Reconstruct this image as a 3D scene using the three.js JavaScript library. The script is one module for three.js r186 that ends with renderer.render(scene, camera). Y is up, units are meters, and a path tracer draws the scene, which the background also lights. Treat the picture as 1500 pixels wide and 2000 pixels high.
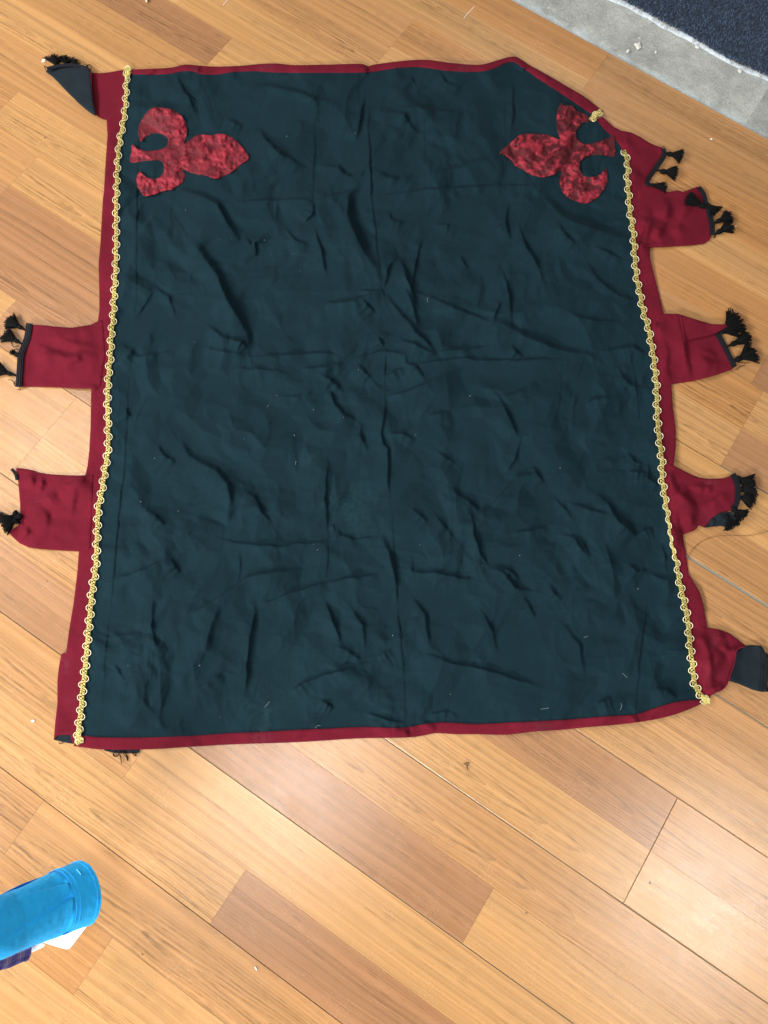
import * as THREE from 'three';
import { mergeGeometries } from 'three/addons/utils/BufferGeometryUtils.js';
import { RectAreaLightUniformsLib } from 'three/addons/lights/RectAreaLightUniformsLib.js';

// ---------------------------------------------------------------- camera, lamps, exposure
const W = 768, H = 1024, EYE = 1.357;                       // the phone is held 1.357 m above the floor
const scene = new THREE.Scene();
const camera = new THREE.PerspectiveCamera(67.38, W / H, 0.02, 60);
const PITCH = 0.2751, ROLL = 0.04, YAW = 0.5857;            // tilt of the phone, and how the boards run
const eN = new THREE.Vector3(Math.sin(ROLL), Math.sin(PITCH) * Math.cos(ROLL), Math.cos(PITCH) * Math.cos(ROLL));
const eX = new THREE.Vector3(1, 0, 0).addScaledVector(eN, -eN.x).normalize(), eZ = new THREE.Vector3().crossVectors(eX, eN);
camera.matrixAutoUpdate = true;
camera.position.set(0, EYE, 0);
camera.quaternion.setFromRotationMatrix(new THREE.Matrix4().set(eX.x, eX.y, eX.z, 0, eN.x, eN.y, eN.z, 0, eZ.x, eZ.y, eZ.z, 0, 0, 0, 0, 1));
scene.add(camera);
const renderer = new THREE.WebGLRenderer({ antialias: true });
renderer.setSize(W, H);
renderer.toneMapping = THREE.LinearToneMapping;
renderer.toneMappingExposure = 0.89;
renderer.shadowMap.enabled = true;
scene.background = new THREE.Color(0.10, 0.104, 0.112);       // light from the room's pale walls and ceiling
RectAreaLightUniformsLib.init();

// ---------------------------------------------------------------- helpers
function rng(seed) { let a = seed >>> 0; return () => { a = (a + 0x6d2b79f5) >>> 0; let t = Math.imul(a ^ (a >>> 15), 1 | a); t = (t + Math.imul(t ^ (t >>> 7), 61 | t)) ^ t; return ((t ^ (t >>> 14)) >>> 0) / 4294967296; }; }
const hash = (x, y, s) => { let n = Math.imul(x, 374761393) + Math.imul(y, 668265263) + Math.imul(s, 1274126177); n = Math.imul(n ^ (n >>> 13), 1274126177); return ((n ^ (n >>> 16)) >>> 0) / 4294967296; };
function noise(x, y, s = 0) {
  const ix = Math.floor(x), iy = Math.floor(y), fx = x - ix, fy = y - iy, u = fx * fx * (3 - 2 * fx), v = fy * fy * (3 - 2 * fy);
  const a = hash(ix, iy, s), b = hash(ix + 1, iy, s), c = hash(ix, iy + 1, s), d = hash(ix + 1, iy + 1, s);
  return (a + (b - a) * u + (c - a) * v + (a - b - c + d) * u * v) * 2 - 1;
}
function fbm(x, y, s, n = 4) { let t = 0, a = 0.5; for (let i = 0; i < n; i++) { t += a * noise(x, y, s + i); x *= 2.03; y *= 2.03; a *= 0.5; } return t; }
// crumple: flat facets between random heights on a triangle lattice
function facets(x, y, s) {
  const k = (x + y) * 0.36602540378, i = Math.floor(x + k), j = Math.floor(y + k), g = (i + j) * 0.2113248654, X = x - i + g, Y = y - j + g, [i1, j1] = X > Y ? [1, 0] : [0, 1];
  const u = x + k - i, v = y + k - j, a = Math.max(u, v), b = Math.min(u, v), h = (p, q) => hash(p, q, s) * 2 - 1;
  return (1 - a) * h(i, j) + (a - b) * h(i + i1, j + j1) + b * h(i + 1, j + 1);
}
const clamp = (x, a = 0, b = 1) => Math.min(b, Math.max(a, x)), lerp = (a, b, t) => a + (b - a) * t;
const smooth = (a, b, x) => { const t = clamp((x - a) / (b - a)); return t * t * (3 - 2 * t); };

const viewDir = new THREE.Vector3();
// a point of the survey photograph (1500 x 2000) as the place it shows at height h above the floor
function at(px, py, h = 0) {
  const x = px - 750, y = 1000 - py, z = -1500;
  viewDir.set(eX.x * x + eX.y * y + eX.z * z, eN.x * x + eN.y * y + eN.z * z, eZ.x * x + eZ.y * y + eZ.z * z);
  const t = (h - EYE) / viewDir.y;
  return new THREE.Vector3(viewDir.x * t, h, viewDir.z * t);
}
const taken = {};
function numbered(name) { const n = (taken[name] = (taken[name] ?? -1) + 1); return n ? `${name}_${String(n).padStart(3, '0')}` : name; }
function tag(o, label, category, group, kind) { Object.assign(o.userData, { label, category }); if (group) o.userData.group = group; if (kind) o.userData.kind = kind; return o; }
function thing(name, label, category, p = new THREE.Vector3(), group) { const g = new THREE.Group(); g.name = numbered(name); g.position.copy(p); scene.add(g); return tag(g, label, category, group); }
// a mesh in world coordinates, hung under a parent whose world place is parent.userData.at
function part(name, geo, mat, parent) {
  const m = new THREE.Mesh(geo, mat); m.name = name; m.castShadow = m.receiveShadow = true;
  let root = parent; while (root.parent && root.parent !== scene) root = root.parent;
  geo.translate(-root.position.x, -root.position.y, -root.position.z);
  if (name === 'loose_thread') m.userData.kind = 'stuff';
  parent.add(m); return m;
}
function structure(name, geo, mat) { const m = new THREE.Mesh(geo, mat); m.name = name; m.userData.kind = 'structure'; m.receiveShadow = true; m.castShadow = true; scene.add(m); return m; }
function geometry(pos, idx, uv, col) {
  const g = new THREE.BufferGeometry();
  g.setAttribute('position', new THREE.Float32BufferAttribute(pos, 3));
  if (uv) g.setAttribute('uv', new THREE.Float32BufferAttribute(uv, 2));
  if (col) g.setAttribute('color', new THREE.Float32BufferAttribute(col, 3));
  if (idx) g.setIndex(idx);
  g.computeVertexNormals();
  return g;
}
function texture(w, h, fn, srgb = false, wrap = THREE.RepeatWrapping) {
  const d = new Uint8Array(w * h * 4);
  for (let y = 0, i = 0; y < h; y++) for (let x = 0; x < w; x++, i += 4) {
    const c = fn(x, y, w, h);
    if (typeof c === 'number') d[i] = d[i + 1] = d[i + 2] = clamp(c) * 255; else for (let k = 0; k < 3; k++) d[i + k] = clamp(c[k]) * 255;
    d[i + 3] = 255;
  }
  const t = new THREE.DataTexture(d, w, h); t.wrapS = t.wrapT = wrap; t.magFilter = THREE.LinearFilter; t.minFilter = THREE.LinearMipmapLinearFilter; t.generateMipmaps = true;
  if (srgb) t.colorSpace = THREE.SRGBColorSpace;
  t.needsUpdate = true; return t;
}
// a smooth tube through points with a radius or a list of radii
function tube(points, r, sides = 6, caps = true) {
  const n = points.length, pos = [], idx = [], t = new THREE.Vector3(), a = new THREE.Vector3(), b = new THREE.Vector3(), up = new THREE.Vector3(0, 1, 0);
  for (let i = 0; i < n; i++) {
    t.subVectors(points[Math.min(i + 1, n - 1)], points[Math.max(i - 1, 0)]).normalize();
    if (Math.abs(t.y) > 0.9) up.set(1, 0, 0); else up.set(0, 1, 0);
    a.crossVectors(t, up).normalize(); b.crossVectors(a, t);
    const rr = typeof r === 'number' ? r : r[i];
    for (let k = 0; k < sides; k++) { const w = (k / sides) * Math.PI * 2, c = Math.cos(w) * rr, s = Math.sin(w) * rr; pos.push(points[i].x + a.x * c + b.x * s, points[i].y + a.y * c + b.y * s, points[i].z + a.z * c + b.z * s); }
    if (i) for (let k = 0; k < sides; k++) { const p = (i - 1) * sides + k, q = (i - 1) * sides + ((k + 1) % sides); idx.push(p, q, p + sides, q, q + sides, p + sides); }
  }
  if (caps) for (let k = 1; k < sides - 1; k++) { idx.push(0, k + 1, k); const e = (n - 1) * sides; idx.push(e, e + k, e + k + 1); }
  const uv = new Array((pos.length / 3) * 2).fill(0);
  return geometry(pos, idx, uv);
}
const pairs = (s) => { const n = s.trim().split(/[\s,]+/).map(Number), o = []; for (let i = 0; i < n.length; i += 2) o.push([n[i], n[i + 1]]); return o; };
function densify(p, step, closed) {
  const o = [];
  for (let i = 0; i < p.length - (closed ? 0 : 1); i++) { const a = p[i], b = p[(i + 1) % p.length], n = Math.max(1, Math.round(Math.hypot(b[0] - a[0], b[1] - a[1]) / step)); for (let k = 0; k < n; k++) o.push([lerp(a[0], b[0], k / n), lerp(a[1], b[1], k / n)]); }
  if (!closed) o.push(p[p.length - 1]);
  return o;
}
// Catmull-Rom through the points, resampled evenly
function curve(p, step, closed = false) {
  const c = new THREE.CatmullRomCurve3(p.map((q) => new THREE.Vector3(q[0], q[1], 0)), closed, 'centripetal'), n = Math.max(2, Math.round(c.getLength() / step));
  return c.getSpacedPoints(n).slice(0, closed ? n : n + 1).map((v) => [v.x, v.y]);
}
function along(p) { const l = [0]; for (let i = 1; i < p.length; i++) l.push(l[i - 1] + Math.hypot(p[i][0] - p[i - 1][0], p[i][1] - p[i - 1][1])); const total = l[l.length - 1]; return (t) => { const d = t * total; let i = 1; while (i < l.length - 1 && l[i] < d) i++; const f = clamp((d - l[i - 1]) / (l[i] - l[i - 1] || 1)); return [lerp(p[i - 1][0], p[i][0], f), lerp(p[i - 1][1], p[i][1], f)]; }; }
function inside(p, x, y) { let c = false; for (let i = 0, j = p.length - 1; i < p.length; j = i++) if (p[i][1] > y !== p[j][1] > y && x < ((p[j][0] - p[i][0]) * (y - p[i][1])) / (p[j][1] - p[i][1]) + p[i][0]) c = !c; return c; }
function edgeDistance(p, x, y) { let m = 1e9; for (let i = 0, j = p.length - 1; i < p.length; j = i++) { const ax = p[j][0], ay = p[j][1], dx = p[i][0] - ax, dy = p[i][1] - ay, t = clamp(((x - ax) * dx + (y - ay) * dy) / (dx * dx + dy * dy || 1)); m = Math.min(m, Math.hypot(x - ax - dx * t, y - ay - dy * t)); } return m; }
function delaunay(P) {
  const n = P.length, pts = P.concat([[-9e4, -9e4], [9e4, -9e4], [0, 9e4]]);
  let tri = [];
  const make = (a, b, c) => { const [ax, ay] = pts[a], [bx, by] = pts[b], [cx, cy] = pts[c], d = 2 * (ax * (by - cy) + bx * (cy - ay) + cx * (ay - by)), A = ax * ax + ay * ay, B = bx * bx + by * by, C = cx * cx + cy * cy, x = (A * (by - cy) + B * (cy - ay) + C * (ay - by)) / d, y = (A * (cx - bx) + B * (ax - cx) + C * (bx - ax)) / d; return { a, b, c, x, y, r: (ax - x) ** 2 + (ay - y) ** 2 }; };
  const order = [...Array(n).keys()].sort((i, j) => pts[i][0] - pts[j][0]), done = [];
  tri.push(make(n, n + 1, n + 2));
  for (const i of order) {
    const [x, y] = pts[i], edges = new Map(), keep = [];
    for (const t of tri) {
      const dx = x - t.x;
      if (dx > 0 && dx * dx > t.r) { done.push(t); continue; }
      if (dx * dx + (y - t.y) ** 2 < t.r) for (const [u, v] of [[t.a, t.b], [t.b, t.c], [t.c, t.a]]) { const k = u < v ? u * 1e6 + v : v * 1e6 + u; edges.has(k) ? edges.set(k, null) : edges.set(k, [u, v]); } else keep.push(t);
    }
    for (const e of edges.values()) if (e) keep.push(make(e[0], e[1], i));
    tri = keep;
  }
  return done.concat(tri).filter((t) => t.a < n && t.b < n && t.c < n);
}
// a piece of cloth cut to an outline (survey coordinates), draped at height(px, py), with a turned-down edge
function sheet(outline, step, height, color, { skirt = 0.0014, jitter = 0.35, seed = 1 } = {}) {
  const r = rng(seed), edge = densify(outline, step, true), nE = edge.length, P = edge.map((q) => [q[0] + (r() - 0.5) * 1e-3, q[1] + (r() - 0.5) * 1e-3]);
  let x0 = 1e9, x1 = -1e9, y0 = 1e9, y1 = -1e9; for (const [x, y] of edge) { x0 = Math.min(x0, x); x1 = Math.max(x1, x); y0 = Math.min(y0, y); y1 = Math.max(y1, y); }
  for (let y = y0, k = 0; y < y1; y += step * 0.87, k++) for (let x = x0 + (k % 2) * step * 0.5; x < x1; x += step) { const q = [x + (r() - 0.5) * step * jitter, y + (r() - 0.5) * step * jitter]; if (inside(edge, q[0], q[1]) && edgeDistance(edge, q[0], q[1]) > step * 0.55) P.push(q); }
  const pos = [], uv = [], col = [], idx = [];
  const put = (x, y, drop) => { const v = at(x, y, height(x, y)); pos.push(v.x, Math.max(0.0004, v.y - drop), v.z); uv.push(v.x, v.z); if (color) { const c = color(x, y); col.push(c[0], c[1], c[2]); } };
  P.forEach((q) => put(q[0], q[1], 0));
  for (const t of delaunay(P)) {
    const cx = (P[t.a][0] + P[t.b][0] + P[t.c][0]) / 3, cy = (P[t.a][1] + P[t.b][1] + P[t.c][1]) / 3;
    if (!inside(edge, cx, cy)) continue;
    const s = (P[t.b][0] - P[t.a][0]) * (P[t.c][1] - P[t.a][1]) - (P[t.b][1] - P[t.a][1]) * (P[t.c][0] - P[t.a][0]);
    if (Math.abs(s) < 1e-3) continue;
    s > 0 ? idx.push(t.a, t.c, t.b) : idx.push(t.a, t.b, t.c);
  }
  if (skirt) {
    let area = 0; for (let i = 0; i < nE; i++) { const a = edge[i], b = edge[(i + 1) % nE]; area += a[0] * b[1] - b[0] * a[1]; }
    const o = pos.length / 3; for (let i = 0; i < nE; i++) put(P[i][0], P[i][1], skirt);
    for (let i = 0; i < nE; i++) { const j = (i + 1) % nE; area > 0 ? idx.push(i, j, o + i, j, o + j, o + i) : idx.push(i, o + i, j, j, o + i, o + j); }
  }
  return geometry(pos, idx, uv, color ? col : null);
}

// ---------------------------------------------------------------- ceiling lamps (above and out of the frame)
const CEIL = 2.75, housingMat = new THREE.MeshStandardMaterial({ color: 0xdfe2e4, roughness: 0.5 }), glowMat = new THREE.MeshStandardMaterial({ color: 0xf2f5f7, emissive: new THREE.Color(1, 0.99, 0.96), emissiveIntensity: 1.2, roughness: 0.6 });
function ceilingLight(x, z, power, w, d0, where) {
  const g = thing('ceiling_light', 'white flat panel ceiling light ' + where, 'ceiling light', new THREE.Vector3(x, CEIL, z), 'ceiling lights over the floor');
  g.rotation.y = -YAW;
  const h = new THREE.Mesh(new THREE.BoxGeometry(w + 0.06, 0.06, d0 + 0.06), housingMat); h.name = 'housing'; h.position.y = 0.036; g.add(h);
  const d = new THREE.Mesh(new THREE.BoxGeometry(w, 0.008, d0), glowMat); d.name = 'diffuser'; g.add(d);
  const l = new THREE.RectAreaLight(new THREE.Color(1, 0.975, 0.94), power, w, d0);
  l.position.set(x, CEIL - 0.012, z); l.rotation.order = 'YXZ'; l.rotation.set(-Math.PI / 2, -YAW, 0); scene.add(l);
}
ceilingLight(-0.30, 0.26, 54, 0.6, 0.3, 'mirrored in the floor below the bottom hem');
ceilingLight(1.74, 0.80, 54, 0.6, 0.4, 'mirrored in the worn board at the lower right');
ceilingLight(-1.65, -1.5, 36, 0.6, 0.3, 'mirrored in the floor between the left tabs');
ceilingLight(-3.6, 0.6, 28, 2.4, 1.2, 'farthest to the left, over the hanging sleeves');
ceilingLight(-2.6, 4.5, 140, 2.4, 1.2, 'added unseen behind the viewer to rake the folds, large and brightest');  // added key light, no known fitting here; its low angle models the wrinkles
ceilingLight(-4.1, -1.0, 46, 2.4, 1.2, 'added unseen far left beyond the middle left tab to side light the folds');  // added side light, unseen; leaves the right-facing fold flanks dark
ceilingLight(0.75, -3.0, 12, 1.2, 0.6, 'dim and far away over the carpet');

// ---------------------------------------------------------------- wood floor: laminate boards, each a printed plank of its own
const R = rng(7), FLOOR_TURN = -YAW;
const uvToWorld = (u, v, y = 0) => new THREE.Vector3((u * Math.cos(YAW) - v * Math.sin(YAW)) * EYE, y, (u * Math.sin(YAW) + v * Math.cos(YAW)) * EYE);
// grain print: fine pores, soft streaks and, on some boards, cathedral arches
function grain(seed, arches) {
  const r = rng(seed * 77 + 5), u0 = 0.3 + r() * 0.6, v0 = 0.35 + r() * 0.3, bend = 0.5 + r() * 0.6;
  return texture(1024, 192, (x, y, w, h) => {
    const u = (x / w) * 1.3, v = (y / h) * 0.096;
    const wob = fbm(u * 2.2, v * 6, seed, 3) * 0.010 + fbm(u * 7, v * 30, seed + 9, 2) * 0.0028;
    const vv = v + wob;
    let t = 0.885 + 0.05 * fbm(u * 1.3, vv * 55, seed + 20, 3) + 0.045 * noise(u * 2.5, vv * 260, seed + 31);
    if (arches) {
      const dv = vv - v0 * 0.096, du = u - u0, q = Math.sqrt(dv * dv + (du * 0.055 * bend) ** 2 + 2e-6) + 0.0035 * fbm(u * 5, v * 40, seed + 4, 3);
      const ring = q * 260 + noise(u * 3, v * 20, seed + 2) * 0.5, f = ring - Math.floor(ring), near = smooth(0.05, 0.012, q);
      t -= near * 0.20 * smooth(0.45, 0.95, f) * (0.55 + 0.45 * noise(u * 90, v * 500, seed + 6));
    }
    const line = noise(u * 1.4, vv * 700, seed + 41); t -= 0.075 * smooth(0.05, 0.7, line) * (0.65 + 0.35 * noise(u * 12, vv * 300, seed + 42));
    const fine = noise(u * 3.5, vv * 1250, seed + 45); t -= 0.06 * smooth(0.0, 0.7, fine);
    const pore = noise(u * 34, v * 1500, seed + 51); t -= 0.13 * smooth(0.42, 0.85, pore) * smooth(-0.5, 0.4, noise(u * 3, v * 60, seed + 52));
    t += 0.02 * noise(x * 0.9, y * 0.9, seed + 60);
    const warm = 0.015 * noise(u * 2, v * 40, seed + 70);
    return [t + warm * 0.4, t * 0.985 + 0.01, t * 0.955 + 0.02 - warm];
  }, true, THREE.MirroredRepeatWrapping);
}
const grains = [grain(1, 0), grain(2, 1), grain(3, 0), grain(4, 1), grain(5, 0), grain(6, 1), grain(8, 0)];
const speckle = texture(512, 512, (x, y) => 0.5 + 0.30 * noise(x * 0.45, y * 0.45, 3) + 0.25 * noise(x * 0.16, y * 0.16, 4) + 0.14 * noise(x * 0.05, y * 0.9, 5));
const wear = texture(512, 512, (x, y) => { let t = 0.80 + 0.16 * fbm(x / 90, y / 60, 14, 4) + 0.14 * noise(x * 0.4, y * 0.4, 8); return [1, clamp(t), 1]; });
const TONE = { L: [0.505, 0.276, 0.113], l: [0.486, 0.263, 0.109], M: [0.430, 0.222, 0.092], m: [0.458, 0.241, 0.101], O: [0.455, 0.225, 0.085], D: [0.348, 0.175, 0.085], d: [0.384, 0.199, 0.097] };
const woodCache = new Map();
function wood(tone, g, gloss) {
  const key = tone + g + gloss;
  if (!woodCache.has(key)) {
    const b = speckle.clone(); b.repeat.set(9, 1.2); b.needsUpdate = true;
    const rr = wear.clone(); rr.repeat.set(5, 0.5); rr.needsUpdate = true;
    woodCache.set(key, new THREE.MeshPhysicalMaterial({ color: new THREE.Color().setRGB(...TONE[tone]), map: grains[g], bumpMap: b, bumpScale: 0.00011, roughness: gloss, roughnessMap: rr, ior: 1.5, specularIntensity: 1 }));
  }
  return woodCache.get(key);
}
const floor = new THREE.Group(); floor.name = 'floor'; floor.userData.kind = 'structure'; floor.rotation.y = FLOOR_TURN; scene.add(floor);
// one plank in the floor's own axes: x along the board, z across; a chamfered slab
function plank(u0, u1, v0, v1, tone, gap = [0.0001, 0.0001, 0.0001, 0.0001], gloss = 0.30, tilt = [0, 0], lift = 0) {
  const x0 = u0 * EYE + gap[0], x1 = u1 * EYE - gap[1], z0 = v0 * EYE + gap[2], z1 = v1 * EYE - gap[3], T = 0.007, ch = gap.map((g) => (g > 0.0005 ? 0.0006 : 0.00012));
  const cx = (x0 + x1) / 2, cz = (z0 + z1) / 2, y = (x, z) => lift + (x - cx) * tilt[0] + (z - cz) * tilt[1];
  const pos = [], uv = [], idx = [], ou = R() * 1, flip = R() < 0.5, ov = R() * 0.02;
  const put = (x, z, dy) => { pos.push(x, y(x, z) + dy, z); uv.push(((flip ? -1 : 1) * (x - x0)) / 1.3 + ou, (z - z0) / 0.1 + ov); };
  const quad = (a, b, d, e) => { const o = pos.length / 3; [a, b, d, e].forEach((q) => put(...q)); idx.push(o, o + 2, o + 1, o, o + 3, o + 2); };
  const c = 0.0004, A = [[x0 + ch[0], z0 + ch[2]], [x1 - ch[1], z0 + ch[2]], [x1 - ch[1], z1 - ch[3]], [x0 + ch[0], z1 - ch[3]]], B = [[x0, z0], [x1, z0], [x1, z1], [x0, z1]];
  quad(...A.map((p) => [...p, 0]));
  for (let k = 0; k < 4; k++) { const n = (k + 1) % 4; quad([...B[k], -c], [...B[n], -c], [...A[n], 0], [...A[k], 0]); quad([...B[k], -T], [...B[n], -T], [...B[n], -c], [...B[k], -c]); }
  const m = new THREE.Mesh(geometry(pos, idx, uv), wood(tone, Math.floor(R() * grains.length), gloss));
  m.name = numbered('plank'); m.receiveShadow = m.castShadow = true; floor.add(m);
}
// rows across the floor (units of the eye height), and where each row's planks end and how light each is
const ROWS = [-1.1235, -1.0573, -0.9944, -0.9258, -0.857, -0.785, -0.718, -0.647, -0.580, -0.5052, -0.4373, -0.365, -0.295, -0.2242, -0.1555, -0.083, -0.0127, 0.058, 0.1291, 0.203, 0.2731, 0.345, 0.415, 0.486];
const PLANKS = [
  'O -0.25 m', 'L -0.25 M', 'm -0.55 O', 'm -0.55 L', 'L -0.1 O', 'D -0.769 L -0.1 M 0.2113 D', 'm -0.45 O 0.231 L', 'L -0.4 L 0.231 d', 'm -0.45 L', 'M -0.974 L -0.3 M', 'm -0.8706 l -0.2 M', 'd -0.8706 D -0.3 M', 'D -0.45 M 0.1 m', 'L -0.735 d -0.1 l',
  'm -0.568 m -0.1 d 0.383 m', 'm -0.568 l -0.1 L 0.383 L', 'm -0.1 m', 'd -0.35 D 0.244 L', 'm -0.2 L', 'L -0.0148 D', 'M -0.262 m', 'O -0.1 L', 'L 0 m',
];
// panels are two rows wide; their long joints are the wider ones
const GAPROW = { 8: 0.0018, 10: 0.0034, 12: 0.0016, 14: 0.0006, 16: 0.0008, 18: 0.0007, 20: 0.0006, 2: 0.0001, 4: 0.0001, 6: 0.0001 };
PLANKS.forEach((s, i) => {
  const k = s.split(' ');
  let u0 = -1.35, right = 0.86;
  for (let j = 0; j < k.length; j += 2) {
    const u1 = k[j + 1] === undefined ? right : Number(k[j + 1]), cells = [];
    cells.push([u0, u1]);
    for (const [a, b] of cells) {
      const far = b > 0.3, worn = (i === 14 || i === 15) && a > 0.3;
      const g = (row) => (GAPROW[row] ?? 0.00006) * ((row === 8 || row === 10 || row === 12) && !far ? 0.1 : 1);
      plank(a, b, ROWS[i], ROWS[i + 1], k[j], [worn ? 0.0011 : 0.00006, 0.00006, g(i), g(i + 1)], worn ? 0.28 : 0.30, [0, 0], worn ? 0.0006 : 0);
    }
    u0 = u1;
  }
});
// the bed under the boards shows as pale dust in the open joints
const plane = (pts, y) => { const pos = [], idx = [], uv = []; pts.forEach(([u, v]) => { const w = uvToWorld(u, v, y); pos.push(w.x, w.y, w.z); uv.push(u * EYE, v * EYE); }); for (let i = 1; i < pts.length - 1; i++) idx.push(0, i + 1, i); return geometry(pos, idx, uv); };
structure('subfloor', plane([[-1.4, -1.1235], [0.9, -1.1235], [0.9, 0.5], [-1.4, 0.5]], -0.0036), new THREE.MeshStandardMaterial({ color: new THREE.Color().setRGB(0.25, 0.235, 0.185), roughness: 0.95 }));

// ---------------------------------------------------------------- bare concrete strip and the cut carpet beyond it
const concreteMap = texture(2048, 256, (x, y, w, h) => {
  let t = 0.60 + 0.10 * fbm(x / 120, y / 120, 3, 5) + 0.05 * noise(x / 3, y / 3, 9) + 0.03 * noise(x / 1.3, y / 1.3, 12);
  const edge = smooth(0.20, 0.0, 0.8 - y / h + 0.10 * fbm(x / 40, y / 40, 8, 3)) + 0.5 * smooth(0.12, 0.0, y / h + 0.08 * fbm(x / 30, y / 30, 18, 3)); t += 0.11 * edge + 0.06 * fbm(x / 30, y / 30, 23, 4);
  const sp = noise(x / 5, y / 5, 31) + 0.6 * noise(x / 17, y / 17, 32); if (sp > 1.24) t += 0.16;
  const dk = noise(x / 4, y / 4, 41) + 0.6 * noise(x / 13, y / 13, 42); if (dk > 1.16) t -= 0.16;
  return [t - 0.03 * edge, t * 0.998, t * 0.972 + 0.03 * edge];
}, true);
const concreteBump = texture(512, 512, (x, y) => 0.5 + 0.3 * fbm(x / 20, y / 20, 5, 4) + 0.2 * noise(x / 2, y / 2, 6));
const edgeV = (u) => -1.2328 - 0.0018 * Math.sin(u * 26 + 1.2) + 0.0022 * noise(u * 30, 0, 5);   // the carpet's wavering cut edge
{
  const pos = [], idx = [], uv = [], nu = 260, nv = 60;
  for (let j = 0; j <= nv; j++) for (let i = 0; i <= nu; i++) {
    const u = lerp(-0.75, 0.75, i / nu), v = lerp(-1.1225, -1.275, j / nv), w = uvToWorld(u, v, -0.004 + 0.0012 * fbm(u * 14, v * 14, 3, 4) + 0.0004 * noise(u * 130, v * 130, 2));
    pos.push(w.x, Math.min(w.y, -0.0012), w.z); uv.push(u * 0.9, (v + 1.2325) / 0.138);
    if (i && j) { const a = j * (nu + 1) + i; idx.push(a, a - 1, a - nu - 2, a, a - nu - 2, a - nu - 1); }
  }
  const bump = concreteBump.clone(); bump.repeat.set(2.4, 0.5); bump.needsUpdate = true;
  structure('concrete_strip', geometry(pos, idx, uv), new THREE.MeshStandardMaterial({ color: new THREE.Color().setRGB(0.80, 0.83, 0.82), map: concreteMap, bumpMap: bump, bumpScale: 0.0012, roughness: 0.82, side: THREE.DoubleSide }));
}
const carpet = thing('carpet', 'dark navy cut pile carpet with a frayed edge along the concrete strip', 'carpet', uvToWorld(-0.1, -1.4, -0.001)); carpet.userData.kind = 'structure';
{
  const pos = [], idx = [], uv = [], nu = 160, nv = 40;
  for (let j = 0; j <= nv; j++) for (let i = 0; i <= nu; i++) {
    const u = lerp(-0.6, 0.75, i / nu), e = edgeV(u), v = lerp(e, -1.75, (j / nv) ** 1.3), w = uvToWorld(u, v, (j ? 0.003 : -0.003) + 0.0006 * noise(u * 60, v * 60, 4));
    pos.push(w.x, w.y, w.z); uv.push(w.x, w.z);
    if (i && j) { const a = j * (nu + 1) + i; idx.push(a, a - 1, a - nu - 2, a, a - nu - 2, a - nu - 1); }
  }
  part('backing', geometry(pos, idx, uv), new THREE.MeshStandardMaterial({ color: new THREE.Color().setRGB(0.020, 0.028, 0.045), roughness: 1, side: THREE.DoubleSide }), carpet);
  const tuft = new THREE.ConeGeometry(0.0013, 0.0075, 4, 1); tuft.translate(0, 0.0035, 0);
  const N = 42000, pile = new THREE.InstancedMesh(tuft, new THREE.MeshStandardMaterial({ color: 0xffffff, roughness: 1 }), N), m = new THREE.Matrix4(), q = new THREE.Quaternion(), c = new THREE.Color(), r = rng(33);
  let n = 0;
  while (n < N) {
    const u = -0.36 + r() * 0.50, e = edgeV(u), v = e - r() * 0.21, p = uvToWorld(u, v, 0.002).sub(carpet.position);
    q.setFromEuler(new THREE.Euler((r() - 0.5) * 1.5, r() * 6.3, (r() - 0.5) * 1.5));
    m.compose(p, q, new THREE.Vector3(1, 0.7 + r() * 0.7, 1)); pile.setMatrixAt(n, m);
    const l = r() < 0.2 ? 2.3 : 0.45 + r() * 0.75; pile.setColorAt(n, c.setRGB(0.036 * l, 0.056 * l, 0.092 * l)); n++;
  }
  pile.name = 'carpet_pile'; pile.userData.kind = 'stuff'; pile.castShadow = pile.receiveShadow = true; carpet.add(pile);
  // backing threads that stick out of the cut edge, and the whitish glue line
  const fr = [];
  for (let i = 0; i < 420; i++) {
    const u = -0.42 + r() * 0.95, p = uvToWorld(u, edgeV(u) - 0.002, 0.002 + r() * 0.003), o = uvToWorld(u + (r() - 0.5) * 0.012, edgeV(u) + 0.004 + r() * 0.011, r() * 0.006);
    fr.push(tube([p, p.clone().lerp(o, 0.5).add(new THREE.Vector3(0, 0.002, 0)), o], 0.00035, 4));
  }
  part('frayed_edge', mergeGeometries(fr), new THREE.MeshStandardMaterial({ color: new THREE.Color().setRGB(0.35, 0.33, 0.31), roughness: 0.9 }), carpet).userData.kind = 'stuff';
  const gl = [], gi = [];
  for (let i = 0; i <= 400; i++) { const u = -0.42 + i * 0.0025, e = edgeV(u), wd = 0.0035 + 0.006 * Math.max(0, fbm(u * 26, 1, 8, 3) + 0.25); for (const d of [-0.004, 0.4 * wd, wd]) { const w = uvToWorld(u, e + d, d < 0 ? 0.0005 : d === wd ? -0.0036 : 0.0004 + 0.0006 * noise(u * 90, d, 3)); gl.push(w.x, w.y, w.z); } if (i) { const a = i * 3; gi.push(a - 3, a, a - 2, a - 2, a, a + 1, a - 2, a + 1, a - 1, a - 1, a + 1, a + 2); } }
  part('glue_line', geometry(gl, gi), new THREE.MeshStandardMaterial({ color: new THREE.Color().setRGB(0.42, 0.48, 0.52), roughness: 0.8, side: THREE.DoubleSide }), carpet);
}
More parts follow.
